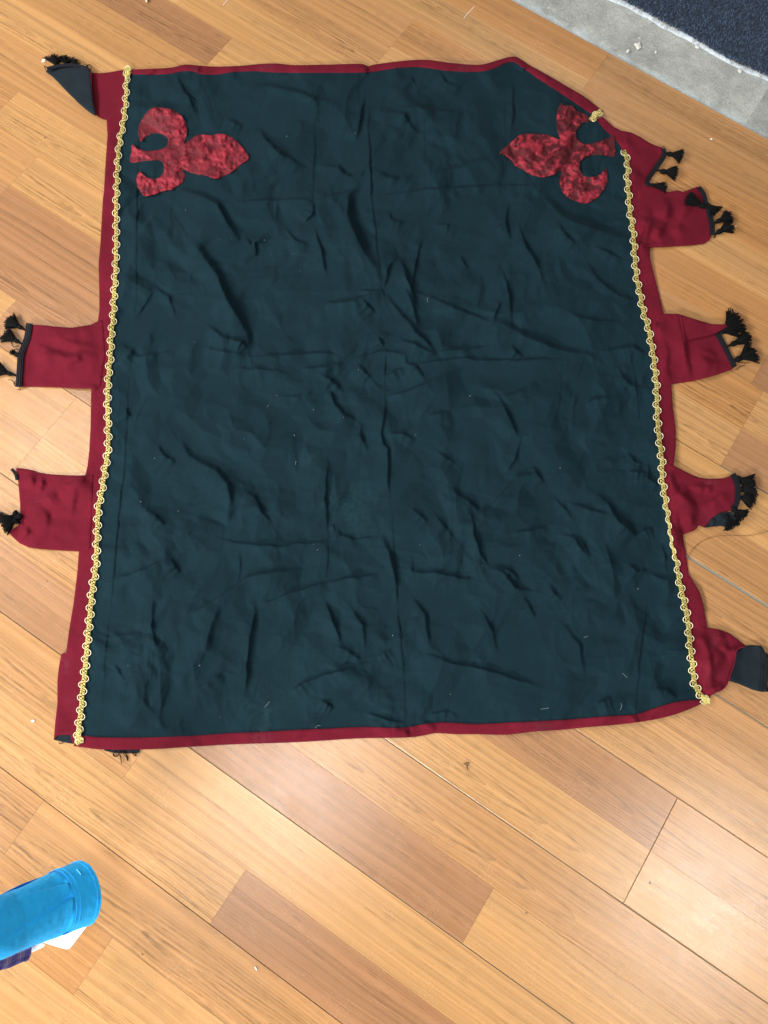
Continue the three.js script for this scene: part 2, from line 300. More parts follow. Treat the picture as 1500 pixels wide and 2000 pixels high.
// chips of dried white filler on the concrete
for (const [px, py, s, label] of [[1247, 89, 15, 'largest chip of dried white filler in the middle of the concrete'], [1227, 99, 6, 'small filler chip left of the largest one on the concrete'], [1363, 90, 8, 'white filler chip by the carpet edge above the bare concrete'], [1446, 138, 8, 'white filler chip by the carpet edge nearest the right side'], [1281, 101, 4, 'smallest filler chip right of the largest one on the concrete']]) {
  const p = at(px, py, -0.001), g = new THREE.SphereGeometry(1, 18, 10), a = g.attributes.position, k = s * 0.0009;
  for (let i = 0; i < a.count; i++) { const n = 1 + 0.45 * noise(a.getX(i) * 2.2 + px, a.getZ(i) * 2.2 + a.getY(i), 3); a.setXYZ(i, p.x + a.getX(i) * k * n * 0.62, p.y - 0.0012 + a.getY(i) * 0.0024 * n, p.z + a.getZ(i) * k * n * 0.75); }
  g.computeVertexNormals();
  const m = new THREE.Mesh(g, new THREE.MeshStandardMaterial({ color: new THREE.Color().setRGB(0.46, 0.47, 0.44), roughness: 0.9 })); m.name = numbered('filler_chip'); m.castShadow = m.receiveShadow = true; scene.add(m); tag(m, label, 'debris', 'filler chips on the concrete');
}

// ---------------------------------------------------------------- the banner: wrinkles first
// heights are kept on a raster over the survey photograph, 2 units a cell
const HW = 1030, HH = 1362, HS = 1.5, HOFF = 16, field = new Float32Array(HW * HH);
// a wrinkle: crest line, height in mm, width of its steep far flank; the near side falls away softly
function stamp(text, gain = 1) {
  const [A, w0, ...n] = text.trim().split(/\s+/).map(Number), ws = w0 * (w0 <= 9 ? 0.60 : 0.78), p = []; for (let i = 0; i < n.length; i += 2) p.push([n[i], n[i + 1]]);
  const len = [0]; for (let i = 1; i < p.length; i++) len.push(len[i - 1] + Math.hypot(p[i][0] - p[i - 1][0], p[i][1] - p[i - 1][1]));
  const total = len[len.length - 1], wl = w0 * 2.3 + 8, reach = wl * 2.6;
  let x0 = 1e9, x1 = -1e9, y0 = 1e9, y1 = -1e9; for (const [x, y] of p) { x0 = Math.min(x0, x); x1 = Math.max(x1, x); y0 = Math.min(y0, y); y1 = Math.max(y1, y); }
  const dx = p[p.length - 1][0] - p[0][0], dy = p[p.length - 1][1] - p[0][1], flip = dy * 0.62 + dx * 0.78 >= 0 ? 1 : -1;   // the steep flank looks up and to the right
  for (let j = Math.max(0, Math.floor((y0 - reach + HOFF) / HS)); j < Math.min(HH, (y1 + reach + HOFF) / HS); j++) for (let i = Math.max(0, Math.floor((x0 - reach + HOFF) / HS)); i < Math.min(HW, (x1 + reach + HOFF) / HS); i++) {
    const x = i * HS - HOFF + 1.6 * noise(i / 12, j / 12, 71), y = j * HS - HOFF + 1.6 * noise(i / 12, j / 12, 72);
    let best = 1e9, side = 1, t = 0;
    for (let k = 1; k < p.length; k++) {
      const ax = p[k - 1][0], ay = p[k - 1][1], bx = p[k][0] - ax, by = p[k][1] - ay, l2 = bx * bx + by * by, f = clamp(((x - ax) * bx + (y - ay) * by) / l2), ex = x - ax - bx * f, ey = y - ay - by * f, d = Math.hypot(ex, ey);
      if (d < best) { best = d; side = bx * ey - by * ex < 0 ? 1 : -1; t = (len[k - 1] + f * (len[k] - len[k - 1])) / total; }
    }
    if (best > reach) continue;
    const s = side * flip, fade = Math.pow(Math.max(0, Math.sin(Math.PI * clamp(t * 0.96 + 0.02))), 0.8) * (0.8 + 0.2 * noise(t * 6, A, 5));
    let h;
    if (s < 0) h = Math.exp(-Math.pow(best / wl, 1.35)); else { const q = (Math.sqrt(best * best + 0.5) - 0.7) / ws; h = 0.55 * (1.14 * Math.exp(-q * 1.3) - 0.14 * Math.exp(-q / 3.4)) + 0.45 * (1.08 * (1 - smooth(0, 1.1, q)) - 0.08 * Math.exp(-q / 3)); }
    if (w0 <= 8) h -= (0.75 / Math.max(1, A * 0.6)) * Math.exp(-Math.pow(((s < 0 ? -best : best) - 1.6) / 2.0, 2)) * 0.5;
    field[j * HW + i] += A * gain * fade * h;
  }
}
const WRINKLES = `
1.5 5 345 150 360 180 385 200|1.2 6 362 176 384 224|1.6 7 440 232 476 248|2.6 9 508 260 536 292 562 312|3.6 11 348 372 396 384 424 400 438 424 456 456 468 472|2.2 5 480 462 490 478 498 472 500 502|6 15 372 466 400 508 424 536 436 568 450 596 466 624 480 650 486 682
1.3 4 452 394 540 390 600 388 612 396|1.4 4 612 394 676 374 700 368|1.3 4 728 386 832 370 972 360 1056 362|2.6 9 500 168 540 172 592 184 620 196 650 200|2 8 500 244 524 276 556 300 580 320 604 330|2.4 7 620 320 660 326 672 340 688 346 712 330
2.4 7 712 190 706 224 694 276|6 17 700 352 680 384 676 416 692 452 708 490 730 524 744 560|2 6 612 396 612 416 594 436|2 6 614 446 628 488 638 536|1.8 6 556 444 572 464 586 474 604 480|2.2 5 752 560 758 528 764 512 780 507|4.5 9 780 506 788 524 800 556 812 600
3 8 754 576 782 612 810 644 834 668 852 694|2 7 772 212 820 208 860 216 900 218|2 8 736 212 788 224 804 248 822 262|1.4 5 800 148 810 164|1.5 6 856 136 872 160 900 168|2.2 7 732 330 756 344 780 350 804 340|3.4 13 832 344 860 340 900 328 940 316 972 306
2.6 7 1000 168 1004 224 998 258|1.6 5 760 412 764 428 788 434|1.6 6 848 438 876 438 896 444|2.4 7 992 398 988 432 996 470|1.3 5 964 446 988 434|1.5 5 824 468 812 516 806 562|1.5 6 900 498 914 526|2.2 6 980 528 992 552 996 588 998 626|1.8 7 1012 440 1028 480 1052 512
1.8 6 636 592 676 588 716 578 740 570|5.6 17 1056 378 1072 398 1100 424 1132 438 1180 454 1234 472|2.2 9 1088 436 1108 464 1124 480|1.6 7 1156 480 1188 492 1216 508|1.5 8 1024 476 1052 520 1066 560|2 7 450 660 474 668 484 682
2 4 486 698 530 695 590 690 642 689 666 697|2.6 6 690 702 726 691 754 684 770 689 792 694|2 6 590 720 642 715 676 706|1.6 7 450 720 502 719 554 726|2 6 634 591 674 590 706 582|2 6 706 580 722 600 732 612|1.4 4 698 566 744 568
2.2 7 790 560 808 598 816 636|2.4 9 806 572 850 586 890 604 930 618 964 634|2.4 8 962 634 968 610 978 586|5 14 966 628 994 640 1022 656 1050 668 1100 687 1143 693 1167 705|2 5 854 688 910 681 954 676|2.2 5 800 712 850 705 910 698 930 704 1030 704 1100 699
1.8 7 996 674 1022 698|2 4 738 658 750 676|2.4 6 778 660 810 672 852 693|1.8 5 790 692 794 710 814 716 828 738|1.8 5 700 712 724 738|1.8 5 746 737 790 718|2.2 6 754 775 798 764 834 748 868 728|1.8 6 622 730 646 740 666 758|3.2 7 644 762 654 788 670 806 696 822
1.8 7 542 772 578 776 612 760|2.4 5 752 782 750 812 745 840 748 868 758 876 757 940 762 966|1.8 6 758 845 786 846 812 860|1.8 8 706 828 706 852 718 882|2.2 7 962 762 982 788 998 820 1016 858|1.6 6 1016 860 1010 892 990 924|1.6 7 978 780 1016 764 1050 744
3 8 1050 926 1010 930 986 960 958 992 930 1005|2.8 8 882 956 910 976 936 996|2.4 5 920 1000 926 1040 938 1080 954 1106|1.4 7 834 812 882 804|1.6 7 854 880 888 906|1.6 7 806 992 836 1022|1.6 7 850 1004 870 1032 886 1050|1.8 6 478 960 498 970 510 1000 532 1026
1.8 4 427 1050 456 1060 510 1064 554 1066 590 1060 640 1058|2 6 640 1058 660 1040 690 1054 738 1047|2.4 7 230 712 244 696 260 680|1.8 5 257 698 300 692 342 685|1.6 6 243 797 254 815|2 8 400 630 433 658 482 668|2 7 400 678 440 686 482 694
2 7 305 868 320 887 345 904|3.6 12 353 866 370 893 387 903 420 917 443 943 448 980 440 1022|1.8 8 283 993 304 1006 324 1026|2.8 8 1173 688 1207 680 1240 677 1264 694|2.2 8 1148 512 1168 546 1186 562 1214 580 1244 588|2 8 1207 714 1217 737 1233 753 1258 757
1.6 7 1140 788 1160 780 1194 773|1.8 7 1110 612 1156 625 1206 628|2.2 6 1226 882 1240 902 1256 906|2 4 1226 920 1262 922|2.2 6 1266 906 1266 934 1288 950|2.4 7 1040 910 1050 926 1062 942|3.4 8 1167 966 1187 984 1207 1017 1242 1048|2.2 6 1242 1048 1258 1036 1276 1030
2 7 1078 972 1106 994 1118 1014|2 7 1113 983 1150 994 1190 1004|2.4 8 1090 1043 1123 1050 1140 1077 1152 1090|1.8 6 1000 1040 1040 1036 1068 1026|2.2 6 220 1133 272 1116 332 1088|1.8 7 332 1088 340 1104 354 1120|3.4 9 372 1202 400 1186 432 1166 456 1152 484 1128 530 1118 582 1112
2.6 6 506 1177 534 1175 570 1157 610 1144 640 1137|2 6 640 1137 690 1128 740 1121|3 13 428 1182 412 1222 398 1276|1.8 12 488 1166 496 1198 484 1270 478 1340|1.6 7 224 1298 242 1328|2.2 8 372 1356 400 1336 434 1310|1.8 6 568 1350 602 1326|3.4 11 744 1046 758 1080 768 1116 774 1146
2.2 6 804 1094 805 1118 850 1117 890 1126 932 1134|2.6 7 954 1106 982 1118 1010 1150 1044 1155|2 7 964 1103 1000 1116 1016 1136|2.2 6 634 1172 646 1196 656 1224 665 1258|1.8 7 658 1262 680 1272 708 1288|2.6 6 566 1354 598 1332 642 1316 674 1308 712 1295|1.6 7 736 1282 764 1267
2.2 6 828 1276 882 1294 930 1303 978 1315 1012 1328 1052 1341|2 6 626 1368 652 1383|2.2 6 708 1390 738 1400 792 1413|1.8 6 834 1397 874 1390 900 1403|1.8 8 1023 1165 1034 1182 1046 1207|1.8 8 1071 1139 1097 1174|2.4 8 1280 1346 1302 1347 1322 1364|1.6 7 1163 1374 1192 1363
1.6 9 1126 1048 1137 1059 1154 1092|2 8 1199 1000 1229 1026 1244 1050|1.5 6 640 900 636 960 640 1050|1.4 8 500 1190 486 1260 480 1360|1.6 5 640 1030 660 1024|1.6 7 1226 1100 1250 1116 1262 1110|1.8 6 1290 1060 1300 1090 1304 1120|1.6 8 1180 1060 1196 1100 1200 1140
1.4 9 270 460 300 420 330 400|1.5 8 300 560 330 580 345 620|1.4 8 255 640 280 600 300 566|1.8 8 325 190 300 210 280 230|1.5 8 300 1160 296 1220 310 1280|1.6 9 800 1160 830 1200 836 1260|1.6 9 930 1180 960 1230 970 1280|1.5 9 1100 1220 1130 1260 1140 1320|1.4 8 680 1180 710 1220 714 1270`;
for (const w of WRINKLES.split(/[|\n]/)) if (w.trim()) stamp(w, 5.5 * parseFloat(w) ** -0.25);
// pressed fold lines, hem seams: fine and shallow
for (const w of `1.7 3 722 148 720 250 725 386 734 460 744 560|1.2 3 752 690 752 760|1.3 3 762 966 772 1110 782 1250 790 1330 792 1418|0.8 3 616 210 612 396|0.7 3 828 200 830 370|0.7 3 985 175 988 330|0.9 2 277 150 270 300 268 420 266 500 266 580 262 640
0.9 2 262 660 258 690 250 760 246 850 244 900 240 940 234 985 229 1040 222 1130 212 1220 205 1290 196 1438|1.1 3 1265 1146 1258 1220 1248 1293 1243 1394|0.8 3 1222 640 1240 740 1254 860|0.8 3 470 1070 466 1140|0.9 3 640 1060 638 1130`.split(/[|\n]/)) stamp(w, 2.3);
// wrinkles of the burgundy tabs and borders
for (const w of `1.6 6 300 128 306 140|1.8 5 388 128 388 142|1.6 4 716 126 717 146|1.4 5 1030 126 1020 140|1.4 5 1072 150 1064 162|1.6 4 792 1420 797 1441|1.4 5 1246 1412 1236 1396|1.5 6 850 1416 840 1432
2 9 66 672 94 684 130 698 160 694 196 688|1.6 9 100 664 140 650 180 640|1.2 7 62 692 110 691 128 696|1.4 7 150 690 158 706|1.2 9 110 660 150 672 196 680|1.2 6 186 752 184 764
1.6 7 62 924 66 950|1.7 8 80 925 84 945 78 962|2.6 8 130 951 152 938 166 928|2 8 80 980 96 968 108 960|1.5 10 76 990 88 1006 92 1030|1.2 8 150 940 146 970 140 1010|1.5 7 48 1030 60 1040
2 12 1262 400 1266 420 1260 440 1280 424|2.6 10 1296 388 1304 406 1302 430|2.2 9 1260 472 1268 440 1272 425|2 8 1288 468 1292 448 1300 436|1.8 8 1312 450 1322 446 1326 436|1.6 10 1330 400 1350 410|1.8 8 1230 268 1210 282|2 10 1258 352 1240 340 1232 325|1.6 8 1244 484 1256 478 1268 480
1.8 6 1298 625 1280 640 1272 652|1.6 7 1298 660 1306 690 1302 720 1312 748|2.2 4 1327 615 1337 664 1342 700 1350 742|1.6 9 1360 690 1380 706 1410 712|1.5 8 1360 676 1390 690 1404 700
3 8 1308 920 1316 945 1324 960 1346 978 1362 994|2.4 9 1362 994 1352 1006 1350 1030|2 8 1360 990 1388 980 1420 960|1.8 6 1372 962 1374 948|1.8 6 1386 964 1390 950|1.6 6 1336 950 1344 966|2 6 1310 1010 1322 1050 1326 1090|2 6 1318 1000 1328 1040 1336 1080
2.6 7 1380 1248 1386 1280 1390 1310 1391 1340|2.6 7 1391 1318 1402 1296 1416 1276|2.4 6 1416 1276 1436 1268 1456 1262|1.8 6 1404 1234 1418 1246|1.8 6 1416 1256 1420 1268 1412 1276|2 6 1376 1346 1396 1340 1412 1336|1.5 8 1376 1240 1362 1254`.split(/[|\n]/)) stamp(w, 5.4);
// broad billows and fine crumple of the cotton
for (let j = 0; j < HH; j++) for (let i = 0; i < HW; i++) {
  const x = i * HS - HOFF, y = j * HS - HOFF, wx = x + 30 * noise(x / 120, y / 120, 81), wy = y + 30 * noise(x / 120, y / 120, 82);
  const ridge = (s, k) => { const n = 1 - Math.abs(noise(wx / s, wy / s, k)); return n * n * n; };
  const inL = x - lerp(248, 152, (y - 136) / 1306), inR = lerp(1214, 1377, (y - 280) / 1087) - x, m = 0.45 + 0.55 * smooth(-25, 40, Math.min(inL, inR, y - 128, 1432 - y));
  const patch = (s, k) => smooth(-0.45, 0.45, noise(x / s, y / s, k)), vx = wx + 11 * noise(x / 37, y / 37, 101), vy = wy + 11 * noise(x / 37, y / 37, 102);
  field[j * HW + i] += m * (2.4 * noise(wx / 150, wy / 150, 83) + 7.4 * facets(vx / 86, vy / 86, 91) + (0.5 + patch(150, 94)) * 3.5 * facets((vx * 0.8 - vy * 0.6) / 45, (vx * 0.6 + vy * 0.8) / 45, 93) + patch(110, 96) * 2.2 * facets((vx * 0.3 + vy * 0.95) / 23, (vy * 0.3 - vx * 0.95) / 23, 95) + 2.4 * ridge(70, 85) * patch(160, 86) + 1.5 * ridge(34, 87) * patch(90, 88) + 0.35 * facets(vx / 11, vy / 11, 97) * patch(80, 98) + 1.2) + 0.04 * noise(x / 4, y / 4, 90);
}
// pull the raster down so that the lowest folds just touch the floor
function mm(px, py) {
  const x = clamp((px + HOFF) / HS, 0, HW - 1.001), y = clamp((py + HOFF) / HS, 0, HH - 1.001), i = Math.floor(x), j = Math.floor(y), fx = x - i, fy = y - j, o = j * HW + i;
  return lerp(lerp(field[o], field[o + 1], fx), lerp(field[o + HW], field[o + HW + 1], fx), fy);
}
const drape = (px, py, lift = 0) => { const h = 3.4 + mm(px, py); return (h > 2 ? h : 2 * Math.exp((h - 2) / 3)) * 0.001 + lift; };

// ---------------------------------------------------------------- cloth materials
const weave = texture(256, 256, (x, y) => 0.5 + 0.16 * noise(x / 1.6, y / 9, 3) + 0.16 * noise(x / 9, y / 1.6, 4) + 0.10 * noise(x, y, 5));
const weaveMap = texture(512, 512, (x, y) => { const t = 0.86 + 0.03 * noise(x / 1.5, y / 40, 13) + 0.03 * noise(x / 40, y / 1.5, 14) + 0.05 * noise(x, y, 15) + 0.05 * fbm(x / 60, y / 60, 16, 3); return [t, t, t]; }, true);
weave.repeat.set(9, 9); weaveMap.repeat.set(5, 5);
const cloth = (r, g, b, sheen, extra = {}) => new THREE.MeshPhysicalMaterial({ color: new THREE.Color().setRGB(r, g, b), vertexColors: true, map: weaveMap, bumpMap: weave, bumpScale: 0.00025, roughness: 0.92, specularIntensity: 0.22, sheen: sheen, sheenRoughness: 0.6, sheenColor: new THREE.Color(0.5, 0.6, 0.7), side: THREE.DoubleSide, ...extra });
const tealCloth = cloth(0.0044, 0.0192, 0.0275, 0.04), redCloth = cloth(0.132, 0.0062, 0.0180, 0.07, { sheenColor: new THREE.Color(0.8, 0.35, 0.5) }), liningCloth = cloth(0.011, 0.018, 0.024, 0.06);
// chalky dust marks, plus broad faint patches painting a pale sheen on the teal: [x, y, rx, ry, strength]
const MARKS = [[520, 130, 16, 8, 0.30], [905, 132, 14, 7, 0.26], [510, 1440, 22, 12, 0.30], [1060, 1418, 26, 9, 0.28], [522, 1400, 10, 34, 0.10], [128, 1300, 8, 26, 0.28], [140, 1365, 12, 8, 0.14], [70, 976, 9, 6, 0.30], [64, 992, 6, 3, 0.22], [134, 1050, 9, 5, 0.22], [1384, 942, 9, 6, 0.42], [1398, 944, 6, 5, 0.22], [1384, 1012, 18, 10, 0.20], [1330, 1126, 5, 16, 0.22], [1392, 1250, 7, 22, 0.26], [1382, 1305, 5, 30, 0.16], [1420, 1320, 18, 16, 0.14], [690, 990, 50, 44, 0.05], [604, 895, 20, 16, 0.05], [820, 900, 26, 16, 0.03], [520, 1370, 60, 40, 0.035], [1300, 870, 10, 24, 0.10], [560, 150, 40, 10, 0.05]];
const dust = (x, y) => { let t = 0; for (const [mx, my, rx, ry, s] of MARKS) { const d = ((x - mx) / rx) ** 2 + ((y - my) / ry) ** 2; if (d < 4) t = Math.max(t, s * Math.exp(-d) * (0.55 + 0.75 * noise(x / 5, y / 5, 44))); } return Math.max(0, t); };  // real dust and the painted sheen patches together
const redTint = (x, y) => { const d = dust(x, y) * 0.30, v = 1 + 0.05 * fbm(x / 40, y / 40, 61, 3); return [v + d * 1.2, v + d * 22, v + d * 10]; };
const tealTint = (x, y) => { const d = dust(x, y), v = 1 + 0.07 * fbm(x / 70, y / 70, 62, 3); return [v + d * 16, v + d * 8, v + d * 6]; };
const plainTint = () => [1, 1, 1];

// ---------------------------------------------------------------- the banner's outline
const banner = thing('banner', 'large dark teal cloth banner with burgundy tabs, gold braid and tassels on the wood floor', 'banner', at(750, 800, 0));
const GOLD_L = curve(pairs('248 136 247 160 246 190 244 215 240 245 235 268 231 300 229 332 228 365 227 398 227 442 227 486 225.5 530 223 574 221 618 217 660 216 693 212 733 210 783 211 833 211 877 206 912 201 945 198 965 193 985 191 1012 190 1040 189 1062 188 1090 186 1117 180 1151 177 1185 174 1219 171 1252 168 1286 165 1320 161 1349 159 1383 155 1412 152 1442'), 3);
const GOLD_R = curve(pairs('1219 294 1226 320 1225 348 1228 380 1230 412 1235 440 1238 472 1240 504 1242 528 1245 552 1250 572 1253 592 1259 617 1267 643 1271 667 1276 693 1279 723 1282 750 1283 783 1284 817 1287 850 1290 877 1293 903 1293 933 1298 967 1303 1000 1307 1027 1310 1050 1317 1083 1322 1099 1325 1125 1331 1154 1336 1176 1342 1205 1346 1238 1348 1264 1353 1304 1357 1337 1366 1354 1377 1367'), 3);
const HEM_TOP_IN = pairs('250 144 320 144 338 142 354 138 378 138 390 143 428 144 450 140 500 138 526 140 583 141 650 141 717 140 783 131 820 130 883 138 950 137 977 127 990 121 1004 120 1028 136 1060 158 1100 184 1156 222');
const HEM_TOP_OUT = pairs('250 136 298 134 334 132 362 126 388 128 418 130 476 128 506 125 540 124 573 127 640 126 713 126 718 130 727 127 768 121 810 117 837 117 883 123 940 126 970 118 996 111 1008 111 1032 126 1072 148 1108 169 1140 188 1160 203 1177 216');
const HEM_BOT_IN = pairs('156 1436 188 1439.5 230 1440.5 300 1440 380 1437 450 1432 520 1429 570 1426 640 1423 706 1420 790 1421 830 1414 866 1411 930 1414 980 1412 1042 1409 1115 1405 1160 1401 1207 1398 1243 1395 1280 1383 1317 1372 1345 1368 1374 1367');
const HEM_BOT_OUT = pairs('143 1457 188 1463 209 1464 300 1463 380 1458 450 1454 570 1450 640 1446 706 1442 802 1440 830 1436 850 1432 890 1434 930 1434 990 1435 1042 1429 1090 1426 1152 1420 1200 1416 1236 1412 1280 1405 1317 1396 1352 1383 1387 1366');

// the teal field: a woven grid between the braids and the hems
{
  const T = along(HEM_TOP_IN.concat(pairs('1179 251 1199 269 1210 282 1220 294')).slice(0)), B = along(HEM_BOT_IN), Lf = along(GOLD_L), Rt = along(GOLD_R), nx = 620, ny = 740, pos = [], uv = [], col = [], idx = [];
  const c00 = T(0), c10 = T(1), c01 = B(0), c11 = B(1);
  for (let j = 0; j <= ny; j++) for (let i = 0; i <= nx; i++) {
    const s = i / nx, t = j / ny, a = T(s), b = B(s), l = Lf(t), r = Rt(t);
    const q = [0, 1].map((k) => (1 - t) * a[k] + t * b[k] + (1 - s) * l[k] + s * r[k] - ((1 - s) * (1 - t) * c00[k] + s * (1 - t) * c10[k] + (1 - s) * t * c01[k] + s * t * c11[k]));
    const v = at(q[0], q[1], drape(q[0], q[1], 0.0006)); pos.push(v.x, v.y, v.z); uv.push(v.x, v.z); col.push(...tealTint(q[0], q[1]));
    if (i && j) { const o = j * (nx + 1) + i; idx.push(o, o - nx - 1, o - 1, o - 1, o - nx - 1, o - nx - 2); }
  }
  part('cloth_field', geometry(pos, idx, uv, col), tealCloth, banner);
}
const strip = (outer, inner) => outer.concat(inner.slice().reverse());
const border = (lift) => (x, y) => drape(x, y, lift);
const roundEdge = (line, lift, soft = 5) => (x, y) => drape(x, y, lift);
part('hem', sheet(strip(curve(HEM_TOP_OUT, 6), curve(HEM_TOP_IN, 6)), 5, border(0.0022), redTint, { seed: 2, skirt: 0.0025 }), redCloth, banner);
part('hem', sheet(strip(curve(HEM_BOT_OUT, 6), curve(HEM_BOT_IN, 6)), 5, border(0.0022), redTint, { seed: 3, skirt: 0.0025 }), redCloth, banner);
// side borders
const shift = (p, d) => p.map(([x, y]) => [x + d, y]);
part('side_border', sheet(pairs('250 136 240 137 215 141 206 180 208 233 210 264 208 292 205 335 203 374 201 387 198 440 196 475 192.5 515 194 574 194 607 191 628 184 690 178 758 177 833 174 883 171 910 166 930 158 1000 154 1077 151 1117 144 1176 135 1230 129 1274 120 1277 115 1302 112 1331 112 1374 108 1410 105 1445 113 1436 137 1435 142 1453').concat(shift(GOLD_L.filter((_, i) => i % 3 === 0), 5).reverse()), 6.5, border(0), redTint, { seed: 4, skirt: 0.002 }), redCloth, banner);
part('side_border', sheet(pairs('1160 236 1177 228 1196 246 1213 255 1234 259 1262 276 1264 364 1272 430 1269 482 1270 505 1276 530 1285 565 1297 614 1302 680 1311 750 1312 760 1314 792 1320 840 1320 872 1316 909 1318 960 1334 1044 1336 1062 1339 1075 1345 1120 1356 1138 1367 1157 1374 1180 1382 1227 1384 1290 1388 1359 1385 1369').concat(shift(GOLD_R.filter((_, i) => i % 3 === 0), -5).reverse(), pairs('1209 283 1199 270 1179 252')), 6.5, border(0), redTint, { seed: 5, skirt: 0.002 }), redCloth, banner);

// ---------------------------------------------------------------- black trim and tassels
const blackYarn = new THREE.MeshPhysicalMaterial({ color: new THREE.Color().setRGB(0.0022, 0.0023, 0.0025), roughness: 0.85, specularIntensity: 0.25, sheen: 0.02, sheenColor: new THREE.Color(0.5, 0.55, 0.6), sheenRoughness: 0.5 });
const blackTrim = new THREE.MeshPhysicalMaterial({ color: new THREE.Color().setRGB(0.0055, 0.006, 0.009), roughness: 0.85, specularIntensity: 0.35, sheen: 0.06, sheenColor: new THREE.Color(0.5, 0.55, 0.7), sheenRoughness: 0.5 });
// a ribbed braid band along a line of survey points, w wide (survey units): edging cords and cross threads
function trimBand(line, w, lift = 0.0018) {
  const c = curve(line, 1.6), g = [], n = c.length;
  const off = (i, d) => { const a = c[Math.max(i - 1, 0)], b = c[Math.min(i + 1, n - 1)], l = Math.hypot(b[0] - a[0], b[1] - a[1]); return [c[i][0] - ((b[1] - a[1]) / l) * d, c[i][1] + ((b[0] - a[0]) / l) * d]; };
  const up = ([x, y], h) => at(x, y, drape(x, y, lift + h));
  for (const d of [-0.46, -0.16, 0.16, 0.46]) g.push(tube(c.map((_, i) => up(off(i, d * w + 0.25 * Math.sin(i * 2.4 + d * 9)), 0.0006 + 0.0003 * Math.sin(i * 2.4))), Math.abs(d) > 0.3 ? 0.0011 : 0.0014, 6));
  for (let i = 0; i < n; i++) g.push(tube([up(off(i, -0.52 * w), 0.0004), up(off(i, 0), 0.0010), up(off(i, 0.56 * w), 0.0004)], 0.00075, 4, false));
  return mergeGeometries(g);
}
// a yarn tassel lying on the floor: loop, bound neck, and a fan of cut strands
function tassel(bx, by, tx, ty, { n = 70, splay = 0.55, thick = 1, base = 0, seed = 1, neck = 0.34 } = {}) {
  n = Math.round(n * 1.6); splay *= 1.15; thick *= 1.25; const r = rng(seed * 131 + 7), g = [], a = at(bx, by, 0.004 + base), e = at(tx, ty, 0.004 + base), d = e.clone().sub(a), L = d.length(); d.normalize();
  const s = new THREE.Vector3(-d.z, 0, d.x), hN = a.clone().addScaledVector(d, L * neck), R0 = 0.0034 * thick;
  for (let k = 0; k < 3; k++) g.push(tube([a.clone().addScaledVector(s, (k - 1) * 0.001), a.clone().lerp(hN, 0.5).addScaledVector(s, (k - 1) * 0.0016).setY(0.006 + base), hN], 0.0009, 5));
  const head = new THREE.SphereGeometry(1, 12, 8), hp = head.attributes.position;
  for (let i = 0; i < hp.count; i++) { const x = hp.getX(i), y = hp.getY(i), z = hp.getZ(i), rib = 1 + 0.09 * Math.sin(Math.atan2(z, y) * 9); const p = hN.clone().addScaledVector(d, x * R0 * 1.7).addScaledVector(s, z * R0 * rib); p.y = Math.max(0.0006, base + 0.0045 + y * R0 * 0.9 * rib); hp.setXYZ(i, p.x, p.y, p.z); }
  head.computeVertexNormals(); g.push(head);
  for (let i = 0; i < n; i++) {
    const f = (r() - 0.5) * 2, q = r(), len = L * (1 - neck) * (0.78 + 0.3 * r()), wide = len * splay * f * (0.75 + 0.35 * r()), hgt = 0.0012 + 0.0105 * q * (1 - 0.4 * f * f) * thick, curl = (r() - 0.5) * 0.006, pts = [];
    for (let k = 0; k <= 5; k++) { const t = k / 5, p = hN.clone().addScaledVector(d, R0 + len * t * (1 - 0.12 * f * f)).addScaledVector(s, R0 * f * 0.8 + wide * Math.pow(t, 1.25) + curl * t * t * Math.sin(t * 4 + i)); p.y = base + lerp(0.0035 + q * R0, hgt, Math.sin(Math.min(1, t * 1.15) * Math.PI / 2)) * (t > 0.85 ? 0.86 : 1); pts.push(p); }
    g.push(tube(pts, 0.00075 * (0.8 + 0.5 * r()), 4, false));
  }
  const u = g.map((x) => { const y = x.index ? x.toNonIndexed() : x; y.deleteAttribute('uv'); return y; });
  return mergeGeometries(u);
}
// loose yarn ends
function threads(list, rad = 0.0006) { return mergeGeometries(list.map((s) => { const c = curve(pairs(s), 2.5); return tube(c.map(([x, y], i) => at(x, y, 0.0022 + 0.0015 * Math.sin(i * 0.9))), rad, 5); })); }

